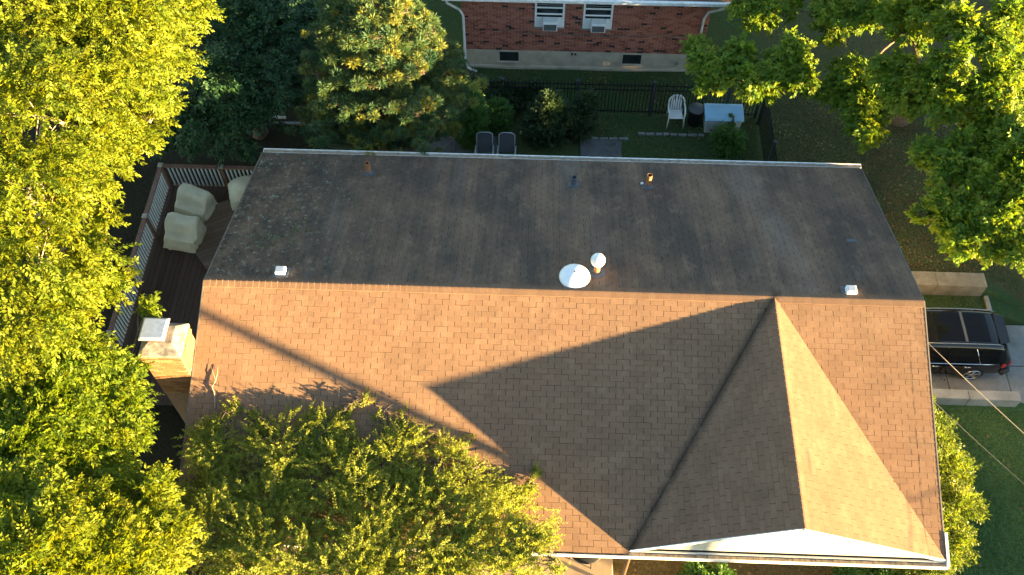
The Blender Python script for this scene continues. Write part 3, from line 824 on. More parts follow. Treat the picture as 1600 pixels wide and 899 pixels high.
for x, y in ((x0d + 0.035, y1d - 0.035), (-1.62, y1d - 0.035), (x0d + 0.035, 4.12), (x0d + 0.035, 2.2), (x0d + 0.035, 0.3)):
    p = box_part('post', (x - 0.045, y - 0.045, DZ - 0.8), (x + 0.045, y + 0.045, RT - 0.045), M['rail_wood'], deck)
    mb = MB(); mb.box((x - 0.075, y - 0.075, RT + 0.001), (x + 0.075, y + 0.075, RT + 0.03)); mb.box((x - 0.05, y - 0.05, RT + 0.031), (x + 0.05, y + 0.05, RT + 0.05))
    mb.build('post_cap', M['post_cap'], p, bevel=0.006)
# raised planked step with a cut corner, against the house
stp = thing('deck_step', 'low planked platform with a cut corner on the dark deck', 'platform', (-1.1, 4.4, DZ))
outline = [(-1.70, 3.05), (0.28, 2.85), (0.28, 6.0 - 0.25), (-0.95, 5.72), (-2.0, 5.18), (-2.05, 3.50)]
sz = DZ + 0.17
mb = MB(); k = len(outline)
mb.add([(a, b_, DZ + 0.004) for a, b_ in outline] + [(a, b_, sz - 0.028) for a, b_ in outline], [tuple(reversed(range(k))), tuple(range(k, 2 * k))] + [(i, (i + 1) % k, k + (i + 1) % k, k + i) for i in range(k)])
mb.build('frame', M['rail_wood'], stp)
ang = R(27)
ud = Vector((math.cos(ang), math.sin(ang))); vd = Vector((-math.sin(ang), math.cos(ang)))
for i in range(-3, 30):
    b0_ = 1.6 + i * 0.145
    strip = [ud * s_ + vd * t_ for s_, t_ in ((-6, b0_ + 0.004), (6, b0_ + 0.004), (6, b0_ + 0.14), (-6, b0_ + 0.14))]
    q = clip_convex([(p.x, p.y) for p in strip], outline)
    if len(q) < 3: continue
    bb = MB(); k = len(q)
    bb.add([(a, b_, sz - 0.027) for a, b_ in q] + [(a, b_, sz) for a, b_ in q], [tuple(reversed(range(k))), tuple(range(k, 2 * k))] + [(i2, (i2 + 1) % k, k + (i2 + 1) % k, k + i2) for i2 in range(k)])
    bb.build('plank', M['step_board'], stp)

def cover_mesh(sx, sy, h, profile, folds, seed, nseg=72, nrow=16):
    """a draped cloth cover: rounded rectangle plan, a sloping top, loose folds that deepen towards the hem"""
    from mathutils import noise as nz
    vs, fs = [], []
    rows = []
    for r in range(nrow + 1):
        t = r / nrow
        rows.append(('side', t))
    top_rows = 7
    for r in range(1, top_rows + 1): rows.append(('top', r / top_rows))
    for kind, t in rows:
        for k in range(nseg):
            a = 2 * math.pi * k / nseg
            ca, sa = math.cos(a), math.sin(a)
            e_ = 0.27
            px = math.copysign(abs(ca) ** e_, ca); py = math.copysign(abs(sa) ** e_, sa)
            if kind == 'side':
                flare = 1.0 + 0.10 * (1 - t) ** 1.5 - 0.04 * t
                fo = (1 - t * 0.75) * folds * (abs(math.sin(a * 4.5 + seed + 1.5 * t)) * 1.3 - 0.6 + math.sin(a * 17 + seed * 2.1 - 2 * t) * 0.35 + math.sin(a * 6 + 5 * t + seed) * 0.5)
                q = Vector((px * sx * flare * (1 + fo), py * sy * flare * (1 + fo), 0))
                zt = profile(q.x / sx, q.y / sy) * h
                z = zt * min(1, t * 1.0)
                if t > 0.92: q *= 1 - 0.09 * ((t - 0.92) / 0.08) ** 2
                z -= 0.012 * (t > 0.95)
            else:
                s_ = 1 - t
                q = Vector((px * sx * 0.87 * s_, py * sy * 0.87 * s_, 0))
                z = profile(q.x / sx, q.y / sy) * h + 0.020 * abs(math.sin(q.x * 4 + q.y * 5 + seed)) - 0.03 * (1 - min(1, s_ * 1.3)) * math.cos(q.x * 3)
            nv = nz.noise_vector(Vector((q.x * 3.1 + seed, q.y * 3.1, z * 3.0))) * 0.05
            vs.append((q.x + nv.x, q.y + nv.y, max(0.0, z + nv.z * 0.6)))
    nr = len(rows)
    for r in range(nr - 1):
        for k in range(nseg):
            fs.append((r * nseg + k, r * nseg + (k + 1) % nseg, (r + 1) * nseg + (k + 1) % nseg, (r + 1) * nseg + k))
    me = bpy.data.meshes.new('cloth_cover'); me.from_pydata(vs, [], fs); me.materials.append(M['cover'])
    me.polygons.foreach_set('use_smooth', [True] * len(me.polygons))
    return me
def place_cover(label, loc, rot, *a, name='furniture_cover', cat='cover', group=None):
    o = bpy.data.objects.new(name, cover_mesh(*a))
    link(o, None, Matrix.Translation(loc) @ Matrix.Rotation(rot, 4, 'Z'))
    md = o.modifiers.new('smooth', 'SUBSURF'); md.levels = 1; md.render_levels = 1
    tag(o, label, cat, group)
chair_prof = lambda u, v: (1.0 if v > 0.0 else 0.60 + 0.40 * sstep(-0.35, 0.0, v)) + 0.06 * u * u - 0.05 * u
place_cover('pale beige cloth cover over a chair in the railing corner of the deck', (-2.36, 5.10, DZ + 0.003), R(-20), 0.48, 0.37, 0.76, chair_prof, 0.09, 1.3, group='covers over the chairs on the deck')
place_cover('pale beige cloth cover over a chair, beside the long side railing', (-2.46, 4.08, DZ + 0.003), R(-6), 0.49, 0.39, 0.74, chair_prof, 0.09, 4.1, group='covers over the chairs on the deck')
place_cover('round pale cover over a table, partly under the roof edge', (-0.98, 5.58, DZ + 0.003), 0.3, 0.46, 0.46, 0.82, lambda u, v: 1.0 - 0.25 * (u * u + v * v), 0.05, 2.2, name='table_cover')

# ------------------------------------------------------------------ brick house
YB = 12.40
bhouse = thing('brick_house', 'red brick house with two white windows on a pale foundation', 'house', (9, YB, -5))
bx0, bx1, zf, ztp = 5.02, 13.0, -4.29, -1.62
box_part('foundation', (bx0 - 0.03, YB - 0.01, -5.4), (bx1 + 0.03, YB + 9.5, zf), M['foundation'], bhouse)
wallp = box_part('wall', (bx0 + 0.02, YB + 0.012, zf + 0.001), (bx1 - 0.02, YB + 9.4, ztp), M['mortar'], bhouse)
wins = [(7.37, 8.33, -3.23, -1.70), (8.93, 9.88, -3.25, -1.70)]
bwins = [(6.17, 6.91, -4.80, -4.305), (10.32, 11.04, -4.80, -4.305)]
bk = MB(); rr = random.Random(5)
z = zf + 0.008; row = 0
while z < ztp - 0.02:
    a = bx0 - (row % 2) * 0.105
    while a < bx1 - 0.02:
        s0, s1 = max(bx0, a), min(bx1, a + 0.205)
        a += 0.215
        segs = [(s0, s1)]
        for wx0, wx1, wz0, wz1 in wins:
            if z + 0.064 > wz0 - 0.06 and z < wz1:
                ns = []
                for p, q in segs:
                    if q <= wx0 or p >= wx1: ns.append((p, q)); continue
                    if p < wx0: ns.append((p, wx0))
                    if q > wx1: ns.append((wx1, q))
                segs = ns
        t = rr.random() ** 0.75
        for p, q in segs:
            if q - p < 0.03: continue
            bk.cur = t if rr.random() > 0.07 else 0.0
            if bk.cur > 0: bk.cur = 0.18 + 0.82 * t
            d = rr.uniform(-0.003, 0.003)
            bk.box((p, YB - 0.001 + d, z), (q, YB + 0.02, z + 0.064))
    z += 0.0755; row += 1
tag(bk.build('bricks', M['brick'], wallp), kind='stuff')
# side wall bricks carry on round the corner as relief-free wall; roof above
mb = MB(); ex0, ex1, ey0, ey1, ez = bx0 - 0.55, bx1 + 0.45, YB - 0.5, YB + 9.9, -1.62
ry = YB + 4.7
mb.add([(ex0, ey0, ez), (ex1, ey0, ez), (ex1, ey1, ez), (ex0, ey1, ez), (ex0 + 3.4, ry, ez + 1.9), (ex1 - 3.4, ry, ez + 1.9), (ex0, ey0, ez - 0.02), (ex1, ey0, ez - 0.02), (ex1, ey1, ez - 0.02), (ex0, ey1, ez - 0.02)],
       [(0, 1, 5, 4), (1, 2, 5), (2, 3, 4, 5), (3, 0, 4), (9, 8, 7, 6), (0, 6, 7, 1), (1, 7, 8, 2), (2, 8, 9, 3), (3, 9, 6, 0)])
broof = mb.build('roof', M['shingle_field'], bhouse)
box_part('fascia', (ex0 + 0.02, ey0 + 0.02, ez - 0.18), (ex1 - 0.02, ey0 + 0.05, ez - 0.03), M['white_paint'], bhouse)
gt = box_part('gutter', (ex0, ey0 - 0.11, ez - 0.14), (ex1, ey0 + 0.015, ez - 0.022), M['gutter'], bhouse, 0.01)
box_part('soffit', (ex0 + 0.05, ey0 + 0.055, ez - 0.06), (ex1 - 0.05, YB - 0.005, ez - 0.04), M['white_paint'], bhouse)
for wx0, wx1, wz0, wz1 in wins:
    f = MB(); t = 0.065; yf = YB - 0.025; yb = YB + 0.05
    f.box((wx0, yf, wz0 + t), (wx0 + t, yb, wz1)); f.box((wx1 - t, yf, wz0 + t), (wx1, yb, wz1)); f.box((wx0, yf - 0.004, wz0), (wx1, yb, wz0 + t - 0.002)); f.box((wx0 + t, yf, wz1 - t), (wx1 - t, yb, wz1))
    wz = 0.5 * (wz0 + wz1) + 0.02
    f.box((wx0 + t + 0.001, yf + 0.012, wz - 0.03), (wx1 - t - 0.001, yb, wz + 0.03))
    win = f.build('window', M['vinyl'], bhouse, bevel=0.006)
    MB().box((wx0 - 0.03, YB - 0.05, wz0 - 0.05), (wx1 + 0.03, YB + 0.03, wz0 - 0.002)).build('sill', M['concrete'], win, bevel=0.006)
    MB().box((wx0 + t, YB + 0.012 - 0.008, wz + 0.031), (wx1 - t, YB + 0.010, wz1 - t)).build('pane', M['glass'], win)
    MB().box((wx0 + t, YB + 0.004, wz0 + t), (wx1 - t, YB + 0.010, wz - 0.031)).build('pane', M['glass'], win)
    # blind slats behind the upper sash
    zz = wz + 0.10
    while zz < wz1 - t:
        MB().box((wx0 + t + 0.01, YB - 0.004, zz), (wx1 - t - 0.01, YB + 0.003, zz + 0.022)).build('blind_slat', M['blind'], win); zz += 0.13
    MB().box((wx0 + t + 0.005, YB - 0.008, wz0 + 0.50), (wx1 - t - 0.005, YB + 0.002, wz0 + 0.56)).build('meeting_rail', M['vinyl'], win)
    MB().box((wx0 + t + 0.002, YB - 0.006, wz0 + t + 0.002), (wx0 + 0.27, YB + 0.002, wz0 + 0.40)).build('side_curtain', M['vinyl'], win)
    MB().box((wx1 - 0.27, YB - 0.006, wz0 + t + 0.002), (wx1 - t - 0.002, YB + 0.002, wz0 + 0.40)).build('side_curtain', M['vinyl'], win)
    ax0, ax1 = wx0 + 0.27, wx1 - 0.22
    ac = thing('air_conditioner', 'white window air conditioner in the %s brick-house window' % ('west' if wx0 < 8 else 'east'), 'air conditioner', (0.5 * (ax0 + ax1), YB - 0.15, wz0 + 0.06), 'window air conditioners')
    ac['label'] = 'white window air conditioner in the window nearer the big pine' if wx0 < 8 else 'white window air conditioner in the window nearer the white plastic chair'
    MB().box((ax0, YB - 0.30, wz0 + 0.07), (ax1, YB - 0.01, wz0 + 0.42)).build('casing', M['vinyl'], ac, bevel=0.015)
    gr_ = MB().box((ax0 + 0.03, YB - 0.306, wz0 + 0.10), (ax1 - 0.03, YB - 0.301, wz0 + 0.34)).build('grille', M['grille'], ac)
    for i in range(5):
        MB().box((ax0 + 0.035, YB - 0.314, wz0 + 0.115 + i * 0.045), (ax1 - 0.035, YB - 0.307, wz0 + 0.127 + i * 0.045)).build('louvre', M['blind'], gr_)
for wx0, wx1, wz0, wz1 in bwins:
    f = MB(); t = 0.05; yf = YB - 0.04; yb = YB - 0.011
    f.box((wx0, yf, wz0 + t), (wx0 + t, yb, wz1)); f.box((wx1 - t, yf, wz0 + t), (wx1, yb, wz1)); f.box((wx0 - 0.03, yf - 0.05, wz0 - 0.01), (wx1 + 0.03, yb, wz0 + t - 0.002)); f.box((wx0 + t, yf, wz1 - 0.03), (wx1 - t, yb, wz1))
    win = f.build('basement_window', M['foundation'], bhouse, bevel=0.004)
    MB().box((wx0 + t, YB - 0.02, wz0 + t), (wx1 - t, YB - 0.012, wz1 - 0.03)).build('pane', M['glass'], win)
def pipe(pts, r, mat, name, parent, label=None):
    mb = MB(); mb.tube(pts, r, 8); o = mb.build(name, mat, parent, True)
    if label: o['label'] = label
    return o
pipe([(4.60, ey0 - 0.05, ez - 0.13), (4.62, ey0 - 0.02, ez - 0.30), (4.95, YB - 0.07, -2.55), (5.06, YB - 0.06, -2.80), (5.06, YB - 0.06, -4.85), (5.16, YB - 0.2, -4.95), (5.45, YB - 0.34, -4.97)], 0.042, M['gutter'], 'downpipe', bhouse)
pipe([(13.30, ey0 - 0.05, ez - 0.13), (13.24, ey0 - 0.02, ez - 0.28), (12.90, YB - 0.07, -2.42), (12.80, YB - 0.06, -2.70), (12.80, YB - 0.06, -4.95)], 0.042, M['gutter'], 'downpipe', bhouse)
pipe([(6.2, YB - 0.03, -3.42), (7.5, YB - 0.03, -3.49), (9.6, YB - 0.03, -3.55), (11.5, YB - 0.03, -3.50), (12.9, YB - 0.03, -3.46)], 0.010, M['cable'], 'wall_cable', bhouse)
for x in (8.63, 8.74): MB().box((x, YB - 0.05, -4.42), (x + 0.06, YB - 0.012, -4.34)).build('outlet', M['grille'], bhouse, bevel=0.005)
MB().box((12.15, YB - 0.05, -4.75), (12.24, YB - 0.012, -4.6)).build('meter_box', M['galv'], bhouse, bevel=0.005)
box_part('footing', (bx0 - 0.1, YB - 0.12, -5.3), (bx1 + 0.1, YB - 0.012, -4.93), M['foundation'], bhouse)

# ------------------------------------------------------------------ iron fences
picket = MB(); picket.box((-0.010, -0.010, 0), (0.010, 0.010, 1.33)); picket.lathe([(0.016, 1.331), (0.012, 1.36), (0.0, 1.42)], (0, 0, 0), 4)
pick_me = picket.mesh('picket', M['iron'])
def fence(label, p0, p1, posts):
    p0, p1 = Vector(p0), Vector(p1)
    f = thing('iron_fence', label, 'fence', p0)
    d = p1 - p0; ln = d.length; d.normalize(); a = math.atan2(d.y, d.x)
    T = Matrix.Translation(p0) @ Matrix.Rotation(a, 4, 'Z')
    for zz in (0.14, 1.10, 1.30):
        MB().box((0, -0.016, zz), (ln, 0.016, zz + 0.03), T).build('rail', M['iron'], f)
    s_ = 0.08
    while s_ < ln:
        link(bpy.data.objects.new('picket', pick_me), f, T @ Matrix.Translation((s_, 0, 0.05))); s_ += 0.112
    for s_ in posts:
        po = MB().box((s_ - 0.042, -0.042, -0.1), (s_ + 0.042, 0.042, 1.47), T).build('post', M['fence_post'], f)
        MB().box((s_ - 0.055, -0.055, 1.471), (s_ + 0.055, 0.055, 1.50), T).build('post_cap', M['fence_post'], po)
fence('black iron picket fence in front of the brick house', (3.6, 10.28, -5.0), (14.72, 10.28, -5.0), [0.38, 2.8, 5.22, 7.64, 10.06, 11.08])
fence('black iron picket fence running from the deck box towards the house', (14.76, 5.6, -5.0), (14.76, 10.2, -5.0), [0.1, 2.3, 4.4])

# ------------------------------------------------------------------ white plastic chair
ch = thing('plastic_chair', 'white plastic armchair on the grass beside a black bin', 'chair', (12.03, 9.95, -5.0))
gz = -4.99
cxm, cym = 12.03, 9.98
mb = MB(); mb.add([(cxm - 0.22, cym - 0.24, gz + 0.42), (cxm + 0.22, cym - 0.24, gz + 0.42), (cxm + 0.19, cym + 0.20, gz + 0.39), (cxm - 0.19, cym + 0.20, gz + 0.39),
                   (cxm - 0.22, cym - 0.24, gz + 0.40), (cxm + 0.22, cym - 0.24, gz + 0.40), (cxm + 0.19, cym + 0.20, gz + 0.37), (cxm - 0.19, cym + 0.20, gz + 0.37)],
                  [(0, 1, 2, 3), (7, 6, 5, 4), (0, 4, 5, 1), (1, 5, 6, 2), (2, 6, 7, 3), (3, 7, 4, 0)])
mb.build('seat', M['chair_plastic'], ch, bevel=0.01)
for sx in (-1, 1):
    MB().tube([(cxm + sx * 0.27, cym - 0.30, gz), (cxm + sx * 0.245, cym - 0.24, gz + 0.42), (cxm + sx * 0.25, cym - 0.22, gz + 0.62)], [0.022, 0.028, 0.026], 8).build('leg', M['chair_plastic'], ch, True)
    MB().tube([(cxm + sx * 0.25, cym + 0.30, gz), (cxm + sx * 0.20, cym + 0.21, gz + 0.40)], [0.022, 0.028], 8).build('leg', M['chair_plastic'], ch, True)
    mb = MB(); mb.tube([(cxm + sx * 0.25, cym - 0.26, gz + 0.63), (cxm + sx * 0.27, cym, gz + 0.645), (cxm + sx * 0.255, cym + 0.20, gz + 0.66)], [0.026, 0.030, 0.028], 8); mb.build('arm', M['chair_plastic'], ch, True)
pts = []
for k in range(13):
    a = math.pi * k / 12
    pts.append((cxm - 0.255 * math.cos(a), cym + 0.20 + 0.13 * min(1, math.sin(a) * 1.1), gz + 0.66 + 0.24 * math.sin(a) ** 0.8))
MB().tube(pts, 0.026, 8).build('back_frame', M['chair_plastic'], ch, True)
for k in range(5):
    xo = (k - 2) * 0.075
    mb = MB(); mb.add([(cxm + xo - 0.027, cym + 0.20, gz + 0.40), (cxm + xo + 0.027, cym + 0.20, gz + 0.40), (cxm + xo + 0.027, cym + 0.325, gz + 0.885 - abs(xo) * 0.25), (cxm + xo - 0.027, cym + 0.325, gz + 0.885 - abs(xo) * 0.25),
                       (cxm + xo - 0.027, cym + 0.212, gz + 0.40), (cxm + xo + 0.027, cym + 0.212, gz + 0.40), (cxm + xo + 0.027, cym + 0.337, gz + 0.885 - abs(xo) * 0.25), (cxm + xo - 0.027, cym + 0.337, gz + 0.885 - abs(xo) * 0.25)],
                      [(0, 1, 2, 3), (7, 6, 5, 4), (0, 4, 5, 1), (1, 5, 6, 2), (2, 6, 7, 3), (3, 7, 4, 0)])
    mb.build('back_slat', M['chair_plastic'], ch)

# black bin
bn = thing('rubbish_bin', 'black plastic bin with a grey lid between chair and deck box', 'bin', (12.66, 9.95, -5.0))
body = [(0.19, 0.0), (0.20, 0.02), (0.235, 0.62), (0.25, 0.64), (0.25, 0.66)]
MB().lathe(body, (12.66, 9.95, -4.985), 22).build('body', M['bin'], bn, True)
MB().lathe([(0.262, 0.661), (0.265, 0.69), (0.24, 0.715), (0.12, 0.745), (0.0, 0.755)], (12.66, 9.95, -4.985), 22).build('lid', M['bin_lid'], bn, True)
for sx in (-1, 1):
    MB().tube([(12.66 + sx * 0.262, 9.90, -4.36), (12.66 + sx * 0.30, 9.95, -4.36), (12.66 + sx * 0.262, 10.0, -4.36)], 0.012, 6).build('handle', M['bin'], bn, True)

# deck box
db = thing('storage_box', 'pale resin storage box with a sky-tinted rounded lid in the back yard', 'storage box', (13.5, 9.8, -5.0))
sx0, sx1, sy0, sy1 = 12.92, 14.1, 9.48, 10.12
for i in range(6):
    xa = sx0 + 0.03 + i * (sx1 - sx0 - 0.06) / 6
mb = MB(); mb.add([(sx0 + 0.05, sy0 + 0.04, -4.99), (sx1 - 0.05, sy0 + 0.04, -4.99), (sx1 - 0.05, sy1 - 0.04, -4.99), (sx0 + 0.05, sy1 - 0.04, -4.99),
                   (sx0 + 0.01, sy0 + 0.01, -4.36), (sx1 - 0.01, sy0 + 0.01, -4.36), (sx1 - 0.01, sy1 - 0.01, -4.36), (sx0 + 0.01, sy1 - 0.01, -4.36)],
                  [(3, 2, 1, 0), (4, 5, 6, 7), (0, 1, 5, 4), (1, 2, 6, 5), (2, 3, 7, 6), (3, 0, 4, 7)])
mb.build('body', M['box_body'], db, bevel=0.04, segs=3)
for i in range(3):
    xa = sx0 + 0.10 + i * 0.34
    mb = MB(); mb.add([(xa, sy0 + 0.030, -4.88), (xa + 0.30, sy0 + 0.030, -4.88), (xa + 0.30, sy0 + 0.008, -4.45), (xa, sy0 + 0.008, -4.45),
                       (xa, sy0 + 0.06, -4.88), (xa + 0.30, sy0 + 0.06, -4.88), (xa + 0.30, sy0 + 0.04, -4.45), (xa, sy0 + 0.04, -4.45)],
                      [(0, 1, 2, 3), (7, 6, 5, 4), (0, 4, 5, 1), (1, 5, 6, 2), (2, 6, 7, 3), (3, 7, 4, 0)])
    mb.build('front_panel', M['box_body'], db, bevel=0.008)
prof = [(sy0 - 0.03, -4.37), (sy0 - 0.03, -4.33), (sy0 + 0.03, -4.275), (sy0 + 0.20, -4.235), (sy1 - 0.1, -4.215), (sy1 + 0.02, -4.24), (sy1 + 0.02, -4.37)]
mb = MB(); k = len(prof)
mb.add([(sx0 - 0.03, y, z) for y, z in prof] + [(sx1 + 0.03, y, z) for y, z in prof], [tuple(range(k)), tuple(reversed(range(k, 2 * k)))] + [((i + 1) % k, i, k + i, k + (i + 1) % k) for i in range(k)])
mb.build('lid', M['box_lid'], db, bevel=0.022, segs=3)

# folding garden chairs behind the back eave
def patio_chair(x, label):
    yc = 7.93
    c = thing('garden_chair', label, 'chair', (x, yc, -4.95), 'dark sling chairs on the patio')
    z0 = -4.945
    hw = 0.245
    pts = [(x - hw, yc + 0.12, z0 + 0.42), (x - hw, yc + 0.36, z0 + 1.0), (x - hw * 0.6, yc + 0.385, z0 + 1.06), (x + hw * 0.6, yc + 0.385, z0 + 1.06), (x + hw, yc + 0.36, z0 + 1.0), (x + hw, yc + 0.12, z0 + 0.42)]
    MB().tube(pts, 0.016, 8).build('back_frame', M['tube_grey'], c, True)
    def panel(name, a, b_):
        mb = MB(); (y0, z0_), (y1, z1_) = a, b_
        nrm = Vector((0, -(z1_ - z0_), y1 - y0)).normalized() * 0.008
        v = [Vector((x - hw + 0.02, y0, z0_)), Vector((x + hw - 0.02, y0, z0_)), Vector((x + hw - 0.02, y1, z1_)), Vector((x - hw + 0.02, y1, z1_))]
        mb.add(v + [p - nrm for p in v], [(0, 1, 2, 3), (7, 6, 5, 4), (0, 4, 5, 1), (1, 5, 6, 2), (2, 6, 7, 3), (3, 7, 4, 0)])
        mb.build(name, M['sling'], c)
    panel('backrest', (yc + 0.14, z0 + 0.46), (yc + 0.375, z0 + 1.03))
    panel('seat', (yc - 0.33, z0 + 0.43), (yc + 0.11, z0 + 0.41))
    for s_ in (-1, 1):
        MB().tube([(x + s_ * (hw + 0.03), yc - 0.38, z0 + 0.64), (x + s_ * (hw + 0.03), yc + 0.20, z0 + 0.66)], 0.022, 8).build('arm', M['tube_grey'], c, True)
        MB().tube([(x + s_ * (hw + 0.03), yc - 0.36, z0 + 0.63), (x + s_ * hw, yc + 0.34, z0)], 0.015, 6).build('leg', M['tube_grey'], c, True)
        MB().tube([(x + s_ * hw, yc + 0.12, z0 + 0.42), (x + s_ * hw, yc - 0.34, z0)], 0.015, 6).build('leg', M['tube_grey'], c, True)
patio_chair(5.93, 'grey sling garden chair by the back eave, nearer the pine')
patio_chair(6.62, 'grey sling garden chair by the back eave, nearer the big dark bush')

# low patio table west of the chairs
tb = thing('patio_table', 'dark slatted table on the patio under the pine', 'table', (3.3, 8.2, -4.95))
for i in range(5):
    box_part('table_slat', (2.55, 7.75 + i * 0.16, -4.26), (4.05, 7.89 + i * 0.16, -4.23), M['rail_wood'], tb)
for sx in (2.62, 3.94):
    for sy in (7.8, 8.45):
        box_part('leg', (sx, sy, -4.95), (sx + 0.05, sy + 0.05, -4.265), M['rail_wood'], tb)

# edging stones
eg = thing('stone_edging', 'row of grey stones edging the planting bed by the grass', 'edging', (11, 9.3, -5.0))
rr = random.Random(9)
x = 9.3
while x < 12.9:
    wd = rr.uniform(0.2, 0.34)
    yb = 9.16 if x < 10.4 else 9.40
    if not (10.3 < x < 10.75):
        mb = MB(); j = lambda: rr.uniform(-0.012, 0.012)
        mb.add([(x + j(), yb - 0.05 + j(), -5.05), (x + wd - 0.02 + j(), yb - 0.05 + j(), -5.05), (x + wd - 0.02 + j(), yb + 0.06 + j(), -5.05), (x + j(), yb + 0.06 + j(), -5.05),
                (x + 0.015 + j(), yb - 0.035 + j(), -4.93 + j()), (x + wd - 0.035 + j(), yb - 0.035 + j(), -4.93 + j()), (x + wd - 0.035 + j(), yb + 0.045 + j(), -4.93 + j()), (x + 0.015 + j(), yb + 0.045 + j(), -4.93 + j())],
               [(3, 2, 1, 0), (4, 5, 6, 7), (0, 1, 5, 4), (1, 2, 6, 5), (2, 3, 7, 6), (3, 0, 4, 7)])
        mb.build('stone', M['edging'], eg, bevel=0.01)
    x += wd
eg2 = thing('garden_border', 'grey timber border on the dark ground near the leafy tree', 'border', (-0.6, 9.5, -5))
for i in range(3):
    box_part('timber', (-1.55 + i * 0.62, 9.42, -5.05), (-0.94 + i * 0.62, 9.52, -4.93), M['edging'], eg2, 0.01)
ws = MB(); ws.tube([(-1.10, 9.72, -4.92), (-0.92, 9.66, -4.90), (-0.68, 9.66, -4.91)], [0.035, 0.05, 0.05], 10); tag(ws.build('drain_pipe', M['white_paint'], None, True), 'short white pipe end lying on the ground behind the deck', 'pipe')
wb = MB(); wb.lathe([(0.04, 0), (0.06, 0.03), (0.05, 0.07), (0.0, 0.085)], (7.05, 9.30, -4.98), 10); tag(wb.build('white_stone', M['white_paint'], None, True), 'small white stone between the round bush and the dark bush', 'stone')

# round table on the porch, half under the gutter
gtb = thing('porch_table', 'round black table on the tan porch, half hidden by the gutter', 'table', (9.0, -4.55, -4.62))
MB().lathe([(0.46, 0.62), (0.47, 0.635), (0.47, 0.655), (0.455, 0.665)], (8.98, -4.55, -4.62), 32).build('table_top', M['bin'], gtb, True)
for k in range(4):
    a = k * math.pi / 2 + 0.4
    MB().tube([(8.98 + 0.40 * math.cos(a), -4.55 + 0.40 * math.sin(a), -4.62), (8.98 + 0.30 * math.cos(a), -4.55 + 0.30 * math.sin(a), -4.0)], 0.015, 6).build('leg', M['bin'], gtb, True)

# ------------------------------------------------------------------ car
M['rail_grey'] = plain('rail_grey', (0.20, 0.22, 0.24), 0.35, 0.6)
car = thing('parked_car', 'black estate-type car with roof rails parked on the sunken driveway', 'car', (18.4, 2.05, -5.70))
CX, CY, CZ = 20.80, 1.94, -5.695            # rear end, centre line, ground; the nose points to -x
KY, KZ = 0.87, 0.88
def cp(s_, y, z): return (CX - s_, CY + y * KY, CZ + z * KZ)
st_ = [ # s, sill half, belt half, belt z, roof half, roof z, sill z
    (0.00, 0.70, 0.74, 0.84, 0.70, 0.92, 0.38),
    (0.05, 0.80, 0.83, 0.90, 0.76, 0.99, 0.30),
    (0.18, 0.88, 0.90, 0.97, 0.76, 1.18, 0.26),
    (0.38, 0.91, 0.93, 0.99, 0.68, 1.58, 0.24),
    (0.52, 0.92, 0.93, 1.00, 0.655, 1.655, 0.24),
    (0.95, 0.92, 0.935, 0.99, 0.66, 1.69, 0.24),
    (1.60, 0.92, 0.93, 0.98, 0.665, 1.705, 0.24),
    (2.30, 0.92, 0.925, 0.96, 0.66, 1.69, 0.24),
    (2.75, 0.92, 0.92, 0.95, 0.63, 1.63, 0.24),
    (3.35, 0.92, 0.91, 0.96, 0.72, 1.14, 0.24),
    (3.55, 0.92, 0.90, 0.95, 0.74, 1.05, 0.24),
    (4.20, 0.90, 0.86, 0.86, 0.70, 0.94, 0.25),
    (4.58, 0.80, 0.76, 0.74, 0.62, 0.80, 0.28),
    (4.70, 0.64, 0.62, 0.62, 0.50, 0.66, 0.34)]
vs, fs = [], []
def lerp(a, b_, t): return a + (b_ - a) * t
for s_, sh, bh_, bz, rh, rz, sz_ in st_:
    half = [(sh * 0.9, sz_), (sh, sz_ + 0.12), (sh + 0.012, lerp(sz_, bz, 0.6)), (bh_ + 0.006, bz - 0.06), (bh_ - 0.01, bz), (lerp(bh_, rh, 0.5), lerp(bz, rz, 0.53)), (rh + 0.02, rz - 0.05), (rh - 0.05, rz - 0.004), (rh * 0.5, rz + 0.016), (0, rz + 0.022)]
    ring = [cp(s_, -y, z) for y, z in half] + [cp(s_, y, z) for y, z in reversed(half[:-1])]
    vs += ring
nr = 19
for i in range(len(st_) - 1):
    for k in range(nr - 1):
        fs.append((i * nr + k, i * nr + k + 1, (i + 1) * nr + k + 1, (i + 1) * nr + k))
    fs.append((i * nr + nr - 1, i * nr, (i + 1) * nr, (i + 1) * nr + nr - 1))
fs.append(tuple(reversed(range(nr)))); fs.append(tuple(range((len(st_) - 1) * nr, len(st_) * nr)))
mb = MB(); mb.add(vs, fs)
body = mb.build('body', M['car_paint'], car, True)
md = body.modifiers.new('sub', 'SUBSURF'); md.levels = 1; md.render_levels = 1
def interp(s_):
    for a, b_ in zip(st_, st_[1:]):
        if a[0] <= s_ <= b_[0]:
            t = (s_ - a[0]) / (b_[0] - a[0]); return [lerp(p, q, t) for p, q in zip(a, b_)]
    return list(st_[-1])
def side_pt(s_, f, sgn, out=0.012):
    """point on the side glass; f 0 at the belt, 1 at the roof edge"""
    _, sh, bh_, bz, rh, rz, _z = interp(s_)
    y = lerp(bh_ - 0.01, rh + 0.02, f); z = lerp(bz, rz - 0.05, f)
    return cp(s_, sgn * (y + out), z + out * 0.3)
